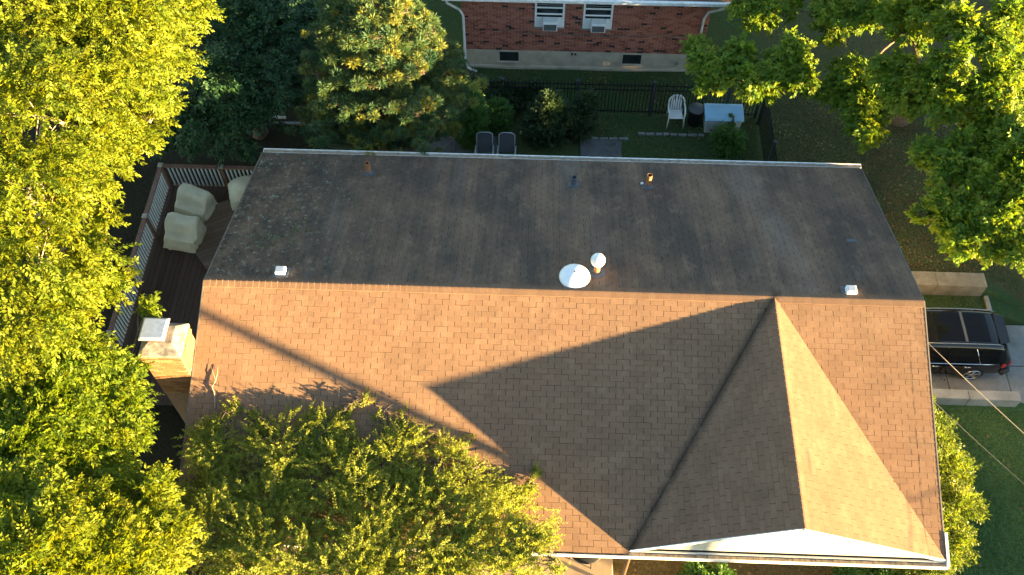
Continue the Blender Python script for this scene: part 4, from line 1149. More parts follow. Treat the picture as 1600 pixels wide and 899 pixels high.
for sgn in (-1, 1):
    for s0, s1 in ((0.50, 1.02), (1.07, 1.90), (1.95, 2.80)):
        g = MB()
        nseg = 5
        for i in range(nseg):
            a, b_ = lerp(s0, s1, i / nseg), lerp(s0, s1, (i + 1) / nseg)
            g.poly([side_pt(a, 0.10, sgn), side_pt(b_, 0.10, sgn), side_pt(b_, 0.5, sgn, 0.026), side_pt(a, 0.5, sgn, 0.026)] if sgn < 0 else [side_pt(b_, 0.10, sgn), side_pt(a, 0.10, sgn), side_pt(a, 0.5, sgn, 0.026), side_pt(b_, 0.5, sgn, 0.026)])
            g.poly([side_pt(a, 0.5, sgn, 0.026), side_pt(b_, 0.5, sgn, 0.026), side_pt(b_, 0.90, sgn), side_pt(a, 0.90, sgn)] if sgn < 0 else [side_pt(b_, 0.5, sgn, 0.026), side_pt(a, 0.5, sgn, 0.026), side_pt(a, 0.90, sgn), side_pt(b_, 0.90, sgn)])
        wo = g.build('side_window', M['car_glass'], car)
        so_ = wo.modifiers.new('thick', 'SOLIDIFY'); so_.thickness = 0.012
    # bright strips: window sill moulding, roof rail
    MB().tube([side_pt(s_, 0.03, sgn, 0.02) for s_ in (0.42, 0.9, 1.5, 2.1, 2.8, 3.2)], 0.014, 6).build('window_trim', M['chrome'], car, True)
    MB().tube([side_pt(0.95, 0.06, sgn, 0.03), side_pt(1.18, 0.9, sgn, 0.03)], 0.012, 6).build('pillar_trim', M['chrome'], car, True)
    MB().tube([cp(0.46, sgn * 0.63, 1.66), cp(0.62, sgn * 0.635, 1.735), cp(1.3, sgn * 0.645, 1.765), cp(2.2, sgn * 0.64, 1.75), cp(2.62, sgn * 0.61, 1.69)], [0.010, 0.015, 0.015, 0.015, 0.010], 8).build('roof_rail', M['rail_grey'], car, True)
    # doors: shut lines and handles
    for s0, s1 in ((1.05, 1.90), (1.93, 2.95)):
        dmb = MB()
        for a, b_ in ((s0, s1),):
            P4 = []
            for s_, zf_ in ((a, 0.18), (b_, 0.18), (b_, 0.90), (a, 0.90)):
                _, sh, bh_, bz, rh, rz, sz_ = interp(s_)
                zz = lerp(sz_, bz, zf_); yy = lerp(sh, bh_, zf_) + 0.017
                P4.append(cp(s_, sgn * yy, zz))
            dmb.poly(P4 if sgn < 0 else P4[::-1])
        d_ = dmb.build('door', M['car_paint'], car); sm = d_.modifiers.new('thick', 'SOLIDIFY'); sm.thickness = 0.015
        hz = 0.86
        _, sh, bh_, bz, rh, rz, sz_ = interp(s0 + 0.16)
        MB().tube([cp(s0 + 0.08, sgn * (bh_ + 0.035), hz), cp(s0 + 0.27, sgn * (bh_ + 0.035), hz)], 0.013, 6).build('handle', M['chrome'], d_, True)
    MB().lathe([(0.0, -0.09), (0.07, -0.07), (0.09, 0), (0.07, 0.07), (0, 0.09)], cp(2.95, sgn * 1.02, 1.05), 12).build('mirror', M['car_paint'], car, True)
    # tail light wraps the rear corner
    tl = MB()
    tl.add([cp(0.02, sgn * 0.52, 0.94), cp(0.03, sgn * 0.80, 0.93), cp(0.30, sgn * 0.945, 0.96), cp(0.30, sgn * 0.955, 0.84), cp(0.01, sgn * 0.80, 0.76), cp(-0.02, sgn * 0.52, 0.78),
            cp(0.10, sgn * 0.52, 1.02), cp(0.12, sgn * 0.78, 1.03), cp(0.32, sgn * 0.92, 1.01)],
           [f if sgn < 0 else f[::-1] for f in [(0, 1, 4, 5), (1, 2, 3, 4), (6, 7, 1, 0), (7, 8, 2, 1)]])
    t_ = tl.build('tail_light', M['tail_light'], car); t_.modifiers.new('thick', 'SOLIDIFY').thickness = 0.03
    for s_ in (0.95, 3.85):
        ax = Matrix.Rotation(math.pi / 2, 3, 'X')
        if True:
            wh = MB().lathe([(0.22, -0.10), (0.30, -0.095), (0.32, -0.05), (0.32, 0.05), (0.30, 0.095), (0.22, 0.10)], cp(s_, sgn * 0.835, 0.365), 28, ax).build('wheel', M['rubber'], car, True)
            rim = MB().lathe([(0.225, -0.02), (0.23, 0.102), (0.21, 0.108), (0.20, 0.065), (0.05, 0.055)], cp(s_, sgn * 0.84, 0.365), 28, ax if sgn < 0 else Matrix.Rotation(-math.pi / 2, 3, 'X')).build('rim', M['plastic_dark'], wh)
            sp = MB()
            for k in range(5):
                a = 2 * math.pi * k / 5 + 0.3
                c_, s2 = math.cos(a), math.sin(a)
                pr = Vector((-s2, 0, c_)) * 0.035
                p0, p1 = Vector((c_ * 0.04, 0, s2 * 0.04)), Vector((c_ * 0.212, 0, s2 * 0.212))
                yo = sgn * 0.104
                ctr = Vector(cp(s_, sgn * 0.84, 0.365))
                q = [ctr + p0 - pr + Vector((0, yo, 0)), ctr + p0 + pr + Vector((0, yo, 0)), ctr + p1 + pr * 1.25 + Vector((0, yo, 0)), ctr + p1 - pr * 1.25 + Vector((0, yo, 0))]
                q2 = [p - Vector((0, sgn * 0.03, 0)) for p in q]
                fcs = [(0, 1, 2, 3), (7, 6, 5, 4), (0, 4, 5, 1), (1, 5, 6, 2), (2, 6, 7, 3), (3, 7, 4, 0)]
                sp.add(q + q2, fcs)
            sp.lathe([(0.062, 0.10), (0.06, 0.122), (0.03, 0.126)], cp(s_, sgn * 0.84, 0.365), 12, ax if sgn < 0 else Matrix.Rotation(-math.pi / 2, 3, 'X'))
            sp.tube([Vector(cp(s_, sgn * (0.84 + 0.118), 0.365)) + Vector((math.cos(2 * math.pi * k / 24) * 0.218, 0, math.sin(2 * math.pi * k / 24) * 0.218)) for k in range(25)], 0.014, 6)
            sp.build('spokes', M['rim'], wh)
# sunroof glass, spoiler, rear window, bumper
def roof_panel(name, s0, s1, hw, mat, lift=0.006):
    g = MB(); n_ = 4
    for i in range(n_):
        a, b_ = lerp(s0, s1, i / n_), lerp(s0, s1, (i + 1) / n_)
        za, zb_ = interp(a)[5] + 0.022 + lift, interp(b_)[5] + 0.022 + lift
        for y0, y1 in ((-hw, 0), (0, hw)):
            f0, f1 = abs(y0) / hw, abs(y1) / hw
            g.poly([cp(a, y0, za - 0.014 * f0), cp(a, y1, za - 0.014 * f1), cp(b_, y1, zb_ - 0.014 * f1), cp(b_, y0, zb_ - 0.014 * f0)][::-1])
    o = g.build(name, mat, car); o.modifiers.new('thick', 'SOLIDIFY').thickness = 0.008
roof_panel('sunroof', 0.80, 1.42, 0.50, M['car_glass'])
roof_panel('sunroof', 1.50, 2.20, 0.50, M['car_glass'])
roof_panel('roof_seam', 1.425, 1.495, 0.55, plain('roof_seam', (0.09, 0.09, 0.092), 0.4), 0.010)
mb = MB(); mb.add([cp(0.27, -0.48, 1.655), cp(0.27, 0.48, 1.655), cp(0.56, 0.57, 1.688), cp(0.56, -0.57, 1.688), cp(0.27, -0.48, 1.63), cp(0.27, 0.48, 1.63), cp(0.56, 0.57, 1.65), cp(0.56, -0.57, 1.65)],
                  [(0, 1, 2, 3), (7, 6, 5, 4), (0, 4, 5, 1), (1, 5, 6, 2), (2, 6, 7, 3), (3, 7, 4, 0)])
mb.build('spoiler', M['car_paint'], car, bevel=0.012)
mb = MB(); mb.poly([cp(0.16, -0.62, 1.14), cp(0.16, 0.62, 1.14), cp(0.335, 0.56, 1.53), cp(0.335, -0.56, 1.53)]); o = mb.build('rear_window', M['car_glass'], car); o.modifiers.new('thick', 'SOLIDIFY').thickness = 0.02
mb = MB(); mb.poly([cp(3.32, -0.66, 1.18), cp(3.32, 0.66, 1.18), cp(2.82, 0.57, 1.63), cp(2.82, -0.57, 1.63)][::-1]); o = mb.build('windscreen', M['car_glass'], car); o.modifiers.new('thick', 'SOLIDIFY').thickness = 0.02
mb = MB(); mb.tube([cp(0.22, -0.93, 0.52), cp(0.03, -0.82, 0.52), cp(-0.05, -0.5, 0.52), cp(-0.06, 0, 0.52), cp(-0.05, 0.5, 0.52), cp(0.03, 0.82, 0.52), cp(0.22, 0.93, 0.52)], 0.085, 8); mb.build('rear_bumper', M['plastic_dark'], car, True)
mb = MB(); mb.box((CX - 0.012, CY - 0.26, CZ + 0.66), (CX + 0.014, CY + 0.26, CZ + 0.78)); mb.build('number_plate', M['white_paint'], car)

# ------------------------------------------------------------------ service wires and the street pole
pole = thing('utility_pole', 'tall wooden utility pole out by the street', 'utility pole', (26.0, -11.43, -5.8))
MB().tube([(26.0, -11.43, -6.2), (26.0, -11.43, -1), (26.0, -11.43, 4.6)], [0.17, 0.13, 0.085], 12).build('post', M['wood_pole'], pole, True)
MB().box((25.0, -11.60, 4.05), (27.0, -11.49, 4.17)).build('crossarm', M['wood_pole'], pole)
def wire(name, label, a, b_, sag, r, mat=None):
    a, b_ = Vector(a), Vector(b_)
    pts = [a.lerp(b_, t) - Vector((0, 0, sag * 4 * t * (1 - t))) for t in [i / 24 for i in range(25)]]
    tag(MB().tube(pts, r, 5).build(name, mat or M['cable'], None, True), label, 'wire', 'service wires from the street pole to the house')
wire('service_wire', 'thick pale service wire running from the roof edge over the lawn', (16.44, -0.86, -0.36), (25.9, -11.35, 0.1), 0.75, 0.008, plain('pale_sheath', (0.34, 0.29, 0.22), 0.6))
wire('service_wire', 'thin dark wire beside the thick pale wire over the lawn', (16.44, -1.15, -1.6), (25.9, -11.4, -1.0), 0.7, 0.0045)

# ------------------------------------------------------------------ foliage
def leaf_mesh(name, mat, base, d, n_, length, width, tint, fold=0.12):
    """one folded leaf of two triangles-pairs per entry"""
    N = len(base)
    d = d / np.linalg.norm(d, axis=1, keepdims=True)
    n_ = n_ - d * np.sum(n_ * d, axis=1, keepdims=True)
    n_ = n_ / (np.linalg.norm(n_, axis=1, keepdims=True) + 1e-9)
    s = np.cross(d, n_)
    L_ = length[:, None]; W_ = width[:, None]
    mid = base + d * L_ * 0.45
    v = np.empty((N, 4, 3), np.float32)
    v[:, 0] = base
    v[:, 1] = mid + s * W_ * 0.5 + n_ * W_ * fold
    v[:, 2] = base + d * L_ - n_ * L_ * 0.10
    v[:, 3] = mid - s * W_ * 0.5 + n_ * W_ * fold
    me = bpy.data.meshes.new(name)
    me.vertices.add(N * 4); me.vertices.foreach_set('co', v.reshape(-1))
    tri = (np.arange(N)[:, None] * 4 + np.array([0, 1, 2, 0, 2, 3])).reshape(-1).astype(np.int32)
    me.loops.add(N * 6); me.loops.foreach_set('vertex_index', tri)
    me.polygons.add(N * 2); me.polygons.foreach_set('loop_start', np.arange(N * 2, dtype=np.int32) * 3)
    me.update(calc_edges=True)
    at = me.attributes.new('tint', 'FLOAT', 'FACE'); at.data.foreach_set('value', np.repeat(tint, 2).astype(np.float32))
    me.materials.append(mat)
    return me

def unit(v): return v / (np.linalg.norm(v, axis=1, keepdims=True) + 1e-9)

def spray_leaves(rng, lobes, n_sprays, leaves, slen, ll, lw, flat=0.75, droop=0.25, shell=(0.62, 1.05), axis=None, low=-0.55, irregular=0.22, per=9, spread=0.30, ln_noise=0.24):
    lobes = np.array(lobes, float)
    wgt = lobes[:, 3] ** 2; wgt /= wgt.sum()
    # clusters on each lobe, sprays crowded round the cluster's own direction
    nclu = max(8, n_sprays // per)
    cl_l = rng.choice(len(lobes), nclu, p=wgt)
    cu = unit(rng.normal(size=(nclu, 3)))
    cu[:, 2] = np.where(cu[:, 2] < low, -cu[:, 2], cu[:, 2])
    crad = rng.uniform(0.78, 1.10, nclu); ctint = rng.normal(size=nclu) * 0.15
    ci = rng.integers(0, nclu, n_sprays)
    li = cl_l[ci]
    off = rng.normal(size=(n_sprays, 3)) * spread
    u = unit(cu[ci] + off)
    r = lobes[li, 3] * crad[ci] * (shell[0] + (shell[1] - shell[0]) * np.sqrt(rng.random(n_sprays))) * np.exp(-0.5 * np.sum(off ** 2, axis=1) * 0.9) * (1 + irregular * 0.6 * np.sin(u[:, 0] * 5 + li) * np.cos(u[:, 1] * 6 + li * 2))
    pos = lobes[li, :3] + u * r[:, None] * np.column_stack([np.ones(n_sprays), np.ones(n_sprays), lobes[li, 4] if lobes.shape[1] > 4 else np.full(n_sprays, flat)])
    out = u * np.array([1, 1, 0.4])
    if axis is not None:
        ax = pos - np.array(axis); ax[:, 2] *= 0.3; out = out + 0.6 * unit(ax)
    d = unit(unit(out) + rng.normal(size=(n_sprays, 3)) * 0.38 - np.array([0, 0, droop]))
    n_ = unit(np.array([0, 0, 1.0]) + 0.55 * u + rng.normal(size=(n_sprays, 3)) * 0.3)
    s = unit(np.cross(d, n_)); n_ = np.cross(s, d)
    K = leaves
    t = (np.arange(K) + 0.5) / K
    ln = slen * rng.uniform(0.65, 1.25, n_sprays)
    pos = pos - d * ln[:, None] * 0.45
    side = np.where(np.arange(K) % 2 == 0, 1.0, -1.0)
    bp = pos[:, None, :] + d[:, None, :] * (ln[:, None] * t)[:, :, None] + np.array([0, 0, -1.0]) * (0.22 * droop * ln[:, None] * t ** 2)[:, :, None]
    ld = d[:, None, :] * (0.35 + 0.5 * t)[None, :, None] + s[:, None, :] * (side * (1.0 - 0.45 * t))[None, :, None] + rng.normal(size=(n_sprays, K, 3)) * 0.28 - np.array([0, 0, 0.2])
    lnn = n_[:, None, :] + rng.normal(size=(n_sprays, K, 3)) * ln_noise
    keep = rng.random((n_sprays, K)) > 0.08
    sc_ = (1.0 - 0.35 * np.abs(t - 0.45))[None, :] * rng.uniform(0.7, 1.25, (n_sprays, K))
    tint = np.clip(0.5 + ctint[ci][:, None] + rng.normal(size=(n_sprays, 1)) * 0.13 + rng.normal(size=(n_sprays, K)) * 0.13, 0, 1)
    bp, ld, lnn, sc_, tint = bp[keep], ld[keep], lnn[keep], sc_[keep], tint[keep]
    return bp, ld, lnn, ll * sc_, lw * sc_, tint, pos

def grow(name, label, cat, base, lobes, leafmat, bark, n_sprays, leaves, slen, ll, lw, seed, group=None, trunk_r=0.22, twigs=10, fork=None, twig_r=0.012, limb_r=0.06, **kw):
    rng = np.random.default_rng(seed)
    t = thing(name, label, cat, base, group)
    cen = np.average(np.array(lobes)[:, :3], axis=0, weights=np.array(lobes)[:, 3])
    fork = fork if fork is not None else (0.55 * base[0] + 0.45 * cen[0], 0.55 * base[1] + 0.45 * cen[1], base[2] + 0.6 * (cen[2] - base[2]))
    bp, ld, ln_, l_, w_, tint, pos = spray_leaves(rng, lobes, n_sprays, leaves, slen, ll, lw, axis=(fork[0], fork[1], fork[2]), **kw)
    cr = bpy.data.objects.new('crown', leaf_mesh('crown', leafmat, bp, ld, ln_, l_, w_, tint)); link(cr, t)
    mb = MB()
    B, F = Vector(base), Vector(fork)
    mb.tube([B - Vector((0, 0, 0.3)), B + Vector((0, 0, 0.15)), B.lerp(F, 0.5) + Vector((rng.normal() * 0.08, rng.normal() * 0.08, 0)), F], [trunk_r * 1.5, trunk_r * 1.1, trunk_r * 0.9, trunk_r * 0.75], 10)
    pn = np.array(pos)
    done = [(F, limb_r * 1.5)]
    for lb in sorted(lobes, key=lambda q: (Vector(q[:3]) - F).length):
        c = Vector(lb[:3])
        src, sr_ = min(done, key=lambda q: (q[0] - c).length + 0.25 * (q[0] - F).length)
        v = c - src
        lr = max(limb_r * 0.45, sr_ * 0.78)
        m1 = src + v * 0.4 + Vector((rng.normal() * 0.09, rng.normal() * 0.09, -0.04 * v.length)); m2 = src + v * 0.75 + Vector((rng.normal() * 0.07, rng.normal() * 0.07, -0.03 * v.length))
        mb.tube([src, m1, m2, c], [lr, lr * 0.92, lr * 0.85, lr * 0.75], 6)
        done.append((c, lr))
        dd = np.linalg.norm(pn - np.array(lb[:3]), axis=1)
        near_ = np.where(dd < lb[3] * 1.25)[0]
        if len(near_) == 0: continue
        for q in rng.choice(near_, min(twigs, len(near_)), replace=False):
            e_ = Vector(pn[q]); mid = m2.lerp(e_, 0.55) if rng.random() < 0.4 else c.lerp(e_, 0.5)
            mid += Vector(rng.normal(size=3) * 0.07)
            mb.tube([c if rng.random() < 0.6 else m2, mid, e_], [twig_r * 1.6, twig_r, twig_r * 0.5], 4, False)
    mb.build('trunk', bark, t, True)
    return t

M['leaf_gold'] = leaf_mat('leaf_gold', (0.085, 0.135, 0.008), (0.155, 0.200, 0.012), (0.235, 0.250, 0.018), 0.55, (1.25, 1.15, 0.4))
M['leaf_green'] = leaf_mat('leaf_green', (0.070, 0.125, 0.010), (0.135, 0.195, 0.014), (0.215, 0.245, 0.020), 0.54)
M['leaf_locust'] = leaf_mat('leaf_locust', (0.150, 0.190, 0.034), (0.245, 0.280, 0.048), (0.335, 0.350, 0.070), 0.6)
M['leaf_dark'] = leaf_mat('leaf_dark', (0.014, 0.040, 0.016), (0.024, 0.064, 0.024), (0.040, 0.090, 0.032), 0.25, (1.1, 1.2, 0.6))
M['leaf_maple'] = leaf_mat('leaf_maple', (0.066, 0.135, 0.014), (0.130, 0.205, 0.018), (0.235, 0.260, 0.022), 0.5)
M['leaf_hedge'] = leaf_mat('leaf_hedge', (0.050, 0.090, 0.012), (0.110, 0.155, 0.018), (0.21, 0.23, 0.035), 0.4)
M['leaf_shrub'] = leaf_mat('leaf_shrub', (0.028, 0.075, 0.014), (0.052, 0.125, 0.022), (0.085, 0.165, 0.034), 0.25)
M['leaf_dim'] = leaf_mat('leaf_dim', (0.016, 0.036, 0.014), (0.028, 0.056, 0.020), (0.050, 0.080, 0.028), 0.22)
M['needle'] = leaf_mat('needle', (0.024, 0.078, 0.044), (0.075, 0.135, 0.056), (0.270, 0.255, 0.036), 0.32, (1.1, 1.1, 0.6))

LEFT_TOP = [(-5.0, 5.65, 2.2, 2.19), (-3.16, 6.16, 2, 1.75), (-2.34, 7.69, 1.0, 0.99), (-2.23, 6.24, 0.9, 0.86), (-3.71, 2.75, 2.4, 1.88), (-2.55, 4.19, 1.8, 1.37), (-2.06, 4.37, 0.8, 0.71), (-2.93, 3.09, 1.2, 1.06), (-2.2, 3.32, 0.7, 0.53), (-3.39, 0.53, 2.2, 1.51), (-2.9, 1.39, 1.6, 0.86), (-2.86, -0.94, 1.7, 1.35), (-2.17, -0.34, 1.1, 0.84), (-2.21, 0.87, 0.9, 0.49), (-1.71, -0.73, 0.7, 0.42), (-2.73, -2.05, 1.2, 1.07), (-2.19, -1.53, 0.9, 0.66), (-1.86, 8.2, 0.8, 0.59)]
LEFT_LOW = [(-3.16, -2.89, 0.2, 1.09), (-2.09, -2.68, 0.3, 1.02), (-1.17, -2.77, 0.1, 0.57), (-2.2, -3.76, -0.1, 1.14), (-1.14, -3.42, -0.1, 0.61), (-2.72, -4.44, 0.1, 1.18), (-1.51, -4.58, -0.3, 0.93), (-0.95, -4.01, -0.4, 0.4), (-1.15, -0.87, 0.0, 0.17)]
LEFT_CORNER = [(-2.1, -5.97, 1.0, 0.96), (-1.29, -6.74, 1.2, 1.04), (-1.18, -5.9, 0.9, 0.48), (-0.67, -5.81, 0.7, 0.42), (0.06, -6.53, 0.5, 0.78), (0.53, -6.2, 0.3, 0.55), (-0.12, -5.09, -0.1, 0.52), (-0.39, -6.7, 0.8, 0.71)]
FRONT = [(3.02, -6.27, -0.98, 1.1, 0.52), (4.32, -6.29, -0.98, 1.1, 0.52), (6.5, -6.04, -0.92, 0.97, 0.52), (1.89, -6.4, -0.9, 0.9, 0.52), (5.87, -6.26, -0.9, 0.9, 0.52), (7.27, -5.68, -0.73, 0.52, 0.52), (0.66, -3.7, -0.98, 0.67, 0.36), (0.98, -2.99, -0.84, 0.31, 0.36), (1.68, -2.97, -0.84, 0.25, 0.36), (2.06, -3.61, -0.9, 0.86, 0.36), (1.81, -4.89, -1.18, 1.36, 0.36), (3.09, -3.11, -0.83, 0.48, 0.36), (2.87, -3.48, -0.97, 0.42, 0.36), (3.61, -2.67, -0.73, 0.34, 0.36), (3.32, -2.31, -0.66, 0.13, 0.36), (4.61, -2.57, -0.75, 0.13, 0.36), (4.36, -2.95, -0.84, 0.25, 0.36), (3.5, -4.04, -1.0, 1.03, 0.36), (4.7, -3.6, -0.9, 0.86, 0.36), (5.68, -3.75, -0.98, 0.72, 0.36), (4.04, -5.25, -1.12, 1.47, 0.52), (5.9, -4.95, -1.01, 1.21, 0.36), (7.03, -4.81, -1.29, 0.84, 0.36), (7.78, -5.46, -0.73, 0.52, 0.52), (5.31, -6.0, -1.18, 1.57, 0.52), (2.32, -6.13, -1.09, 1.37, 0.52), (0.97, -5.71, -0.9, 0.92, 0.52), (0.31, -4.75, -1.32, 0.62, 0.36), (7.48, -6.11, -0.78, 0.64, 0.52), (8.15, -6.0, -0.66, 0.36, 0.52), (6.51, -3.82, -1.09, 0.39, 0.36), (6.84, -3.47, -1.02, 0.17, 0.36), (7.67, -4.12, -1.22, 0.22, 0.36), (0.71, -6.27, -0.84, 0.77, 0.52)]
DARK_BACK = [(-2.0, 10.73, -2, 1.88), (-0.57, 10.49, -2, 1.57), (-1.74, 8.2, -2.2, 1.42), (-0.46, 8.51, -2.2, 1.1), (-2.58, 7.14, -2.6, 1.03), (-1.31, 6.85, -2.7, 0.84), (-0.36, 11.66, -2, 1.2), (-3.07, 6.56, -2.8, 0.56), (-0.96, 7.58, -2.6, 0.76)]
RIGHT_TOP = [(12.15, 9.5, -1.4, 0.39), (12.46, 8.66, -1.2, 0.55), (13.25, 9.11, -1.3, 0.56), (13.35, 8.21, -1.3, 0.55), (12.49, 8.3, -1.5, 0.33), (14.19, 8.57, -1.2, 0.59), (14.77, 9.08, -1.1, 0.59), (15.01, 8.39, -1.3, 0.51), (13.96, 8.15, -1.6, 0.39), (13.98, 10.93, -1.2, 0.71), (14.87, 11.25, -1.2, 0.5), (16.34, 10.72, -0.9, 0.74), (17.31, 10.53, -0.8, 0.66), (16.15, 10.17, -1.2, 0.4), (17.94, 9.36, -0.3, 0.7), (16.61, 8.75, -1.6, 0.69), (16.84, 7.71, -1.7, 0.67), (16.81, 6.83, -1.8, 0.5), (17.31, 7.67, -0.39999999999999997, 0.65), (17.82, 7.12, -0.2, 0.67), (18.13, 6.33, -0.10000000000000003, 0.59), (17.36, 6.67, -0.6000000000000001, 0.52), (18.63, 8.27, 0.8, 0.66), (19.1, 7.57, 0.8999999999999999, 0.67), (18.26, 6.93, 0.8, 0.5), (19.46, 6.46, 0.4, 0.65), (20.32, 8.8, 0.5, 0.68), (20.23, 7.41, 0.3, 0.59), (19.13, 6.5, 0.0, 0.5), (17.62, 9.76, -0.2, 0.47), (18.28, 9.47, 0.3, 0.62), (16.06, 8.42, -1.8, 0.46)]
RIGHT_LOW = [(17.71, 4.78, -0.5, 0.43), (17.99, 4.34, -0.4, 0.52), (18.61, 4.94, -0.4, 0.49), (18.9, 3.91, -0.3, 0.71), (17.93, 3.12, -0.5, 0.57), (17.5, 2.78, -0.6, 0.35), (18.83, 2.6, -0.3, 0.62), (18.11, 2.14, -0.5, 0.5), (19.39, 3.35, -0.1, 0.69), (19.71, 5.13, -0.2, 0.72), (19.29, 5.74, -0.4, 0.5), (19.16, 1.92, -0.4, 0.43), (18.6, 1.92, -0.7, 0.28), (17.15, 2.97, -0.6, 0.16), (19.9, 4.32, 0, 0.8), (19.67, 6.11, -0.3, 0.51)]

grow('tall_tree', 'huge yellow-green tree filling the upper west side above the deck', 'tree', (-6.0, 3.2, -5.0), LEFT_TOP, M['leaf_gold'], M['bark_pale'], 6200, 22, 0.62, 0.115, 0.058, 21, twigs=9, trunk_r=0.35, fork=(-4.6, 2.6, 0.3), twig_r=0.010)
grow('broadleaf_tree', 'mid green tree spreading below the chimney towards the house wall', 'tree', (-3.9, -4.0, -5.0), LEFT_LOW, M['leaf_green'], M['bark'], 3300, 19, 0.54, 0.115, 0.060, 22, twigs=9, trunk_r=0.28, twig_r=0.010)
grow('broadleaf_tree', 'bright yellow-green tree in the lower west corner by the locust', 'tree', (-2.0, -8.3, -5.0), LEFT_CORNER, M['leaf_gold'], M['bark'], 2700, 20, 0.54, 0.115, 0.058, 23, twigs=9, trunk_r=0.26, twig_r=0.010)
grow('locust_tree', 'feathery fine-leaved tree overhanging the front eave and sunlit shingles', 'tree', (4.4, -8.2, -5.0), FRONT, M["leaf_locust"], M["bark"], 8800, 24, 0.36, 0.062, 0.028, 24, twigs=26, trunk_r=0.22, fork=(4.2, -6.6, -1.0), twig_r=0.007, limb_r=0.022, ln_noise=0.75, per=13, spread=0.24, shell=(0.2, 1.15), irregular=0.45, flat=0.34)
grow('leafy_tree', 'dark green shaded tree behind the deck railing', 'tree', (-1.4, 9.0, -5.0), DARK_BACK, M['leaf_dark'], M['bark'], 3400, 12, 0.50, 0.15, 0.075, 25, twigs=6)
grow('maple_tree', 'broad green maple with sunlit tips over the side yard', 'tree', (19.4, 10.4, -5.0), RIGHT_TOP, M['leaf_maple'], M['bark'], 5400, 15, 0.42, 0.135, 0.088, 26, twigs=9, trunk_r=0.3, fork=(19.0, 9.4, -2.3), shell=(0.5, 1.1), irregular=0.35)
grow('maple_tree', 'golden-edged tree hanging over the retaining wall and driveway', 'tree', (20.6, 5.4, -5.3), RIGHT_LOW, M['leaf_maple'], M['bark'], 3400, 15, 0.42, 0.135, 0.088, 27, twigs=9, trunk_r=0.25, fork=(20.0, 4.4, -2.0), shell=(0.5, 1.1), irregular=0.35)

# pine: whorls of branches that end in rounded needle tufts
def pine(name, label, base, top, r0, z_low, seed):
    rng = np.random.default_rng(seed)
    t = thing(name, label, 'tree', base)
    mb = MB()
    B, T_ = Vector(base), Vector(top)
    mb.tube([B - Vector((0, 0, 0.3)), B.lerp(T_, 0.5), T_], [0.26, 0.16, 0.04], 10)
    tufts = []
    H = T_.z - z_low
    for w_ in range(13):
        zf_ = w_ / 12
        zc = z_low + H * zf_
        rad = r0 * (1 - zf_) ** 0.75 + 0.25
        ctr = B.lerp(T_, (zc - B.z) / (T_.z - B.z))
        nb = int(10 - 5 * zf_)
        a0 = rng.uniform(0, 6.28)
        for k in range(nb):
            a = a0 + 2 * math.pi * k / nb + rng.normal() * 0.2
            rl = rad * rng.uniform(0.72, 1.12)
            tip = ctr + Vector((math.cos(a) * rl, math.sin(a) * rl, 0.12 * rl + rng.normal() * 0.12))
            mid = ctr.lerp(tip, 0.55) + Vector((0, 0, -0.10 * rl))
            mb.tube([ctr, mid, tip], [0.045, 0.03, 0.012], 5)
            nt_ = max(5, int(rl * 10))
            for q in range(nt_):
                f = 0.38 + 0.62 * (q + rng.random()) / nt_
                p = ctr.lerp(tip, f) + Vector((0, 0, -0.10 * rl * (1 - abs(2 * f - 1))))
                sd_ = Vector((-math.sin(a), math.cos(a), 0)) * rng.normal() * 0.30 * rl * (0.35 + 0.4 * f)
                p2 = p + sd_ + Vector((0, 0, rng.uniform(-0.03, 0.16)))
                mb.tube([p, p2], [0.012, 0.006], 4, False)
                tufts.append((p2.x, p2.y, p2.z, rng.uniform(0.16, 0.25)))
    mb.build('trunk', M['needle_bark'], t, True)
    tf = np.array(tufts)
    K = 150
    N = len(tf)
    u = unit(rng.normal(size=(N, K, 3)).reshape(-1, 3)); u[:, 2] = np.abs(u[:, 2]) * 0.9 - 0.25
    u = unit(u)
    c = np.repeat(tf[:, :3], K, axis=0); rr_ = np.repeat(tf[:, 3], K)
    bp = c + u * (rr_ * rng.uniform(0.15, 0.55, N * K))[:, None]
    ll_ = rr_ * rng.uniform(0.45, 0.75, N * K)
    tint = np.clip(np.repeat(rng.normal(0.5, 0.18, N), K) + rng.normal(size=N * K) * 0.12, 0, 1)
    nn = rng.normal(size=(N * K, 3))
    link(bpy.data.objects.new('crown', leaf_mesh('crown', M['needle'], bp, u + rng.normal(size=u.shape) * 0.25, nn, ll_, np.full(N * K, 0.022), tint, 0.1)), t)
    return t
pine('pine_tree', 'big blue-green pine with golden sunlit tufts beside the brick house', (2.9, 8.2, -5.0), (3.0, 8.2, 2.0), 2.4, -2.8, 31)

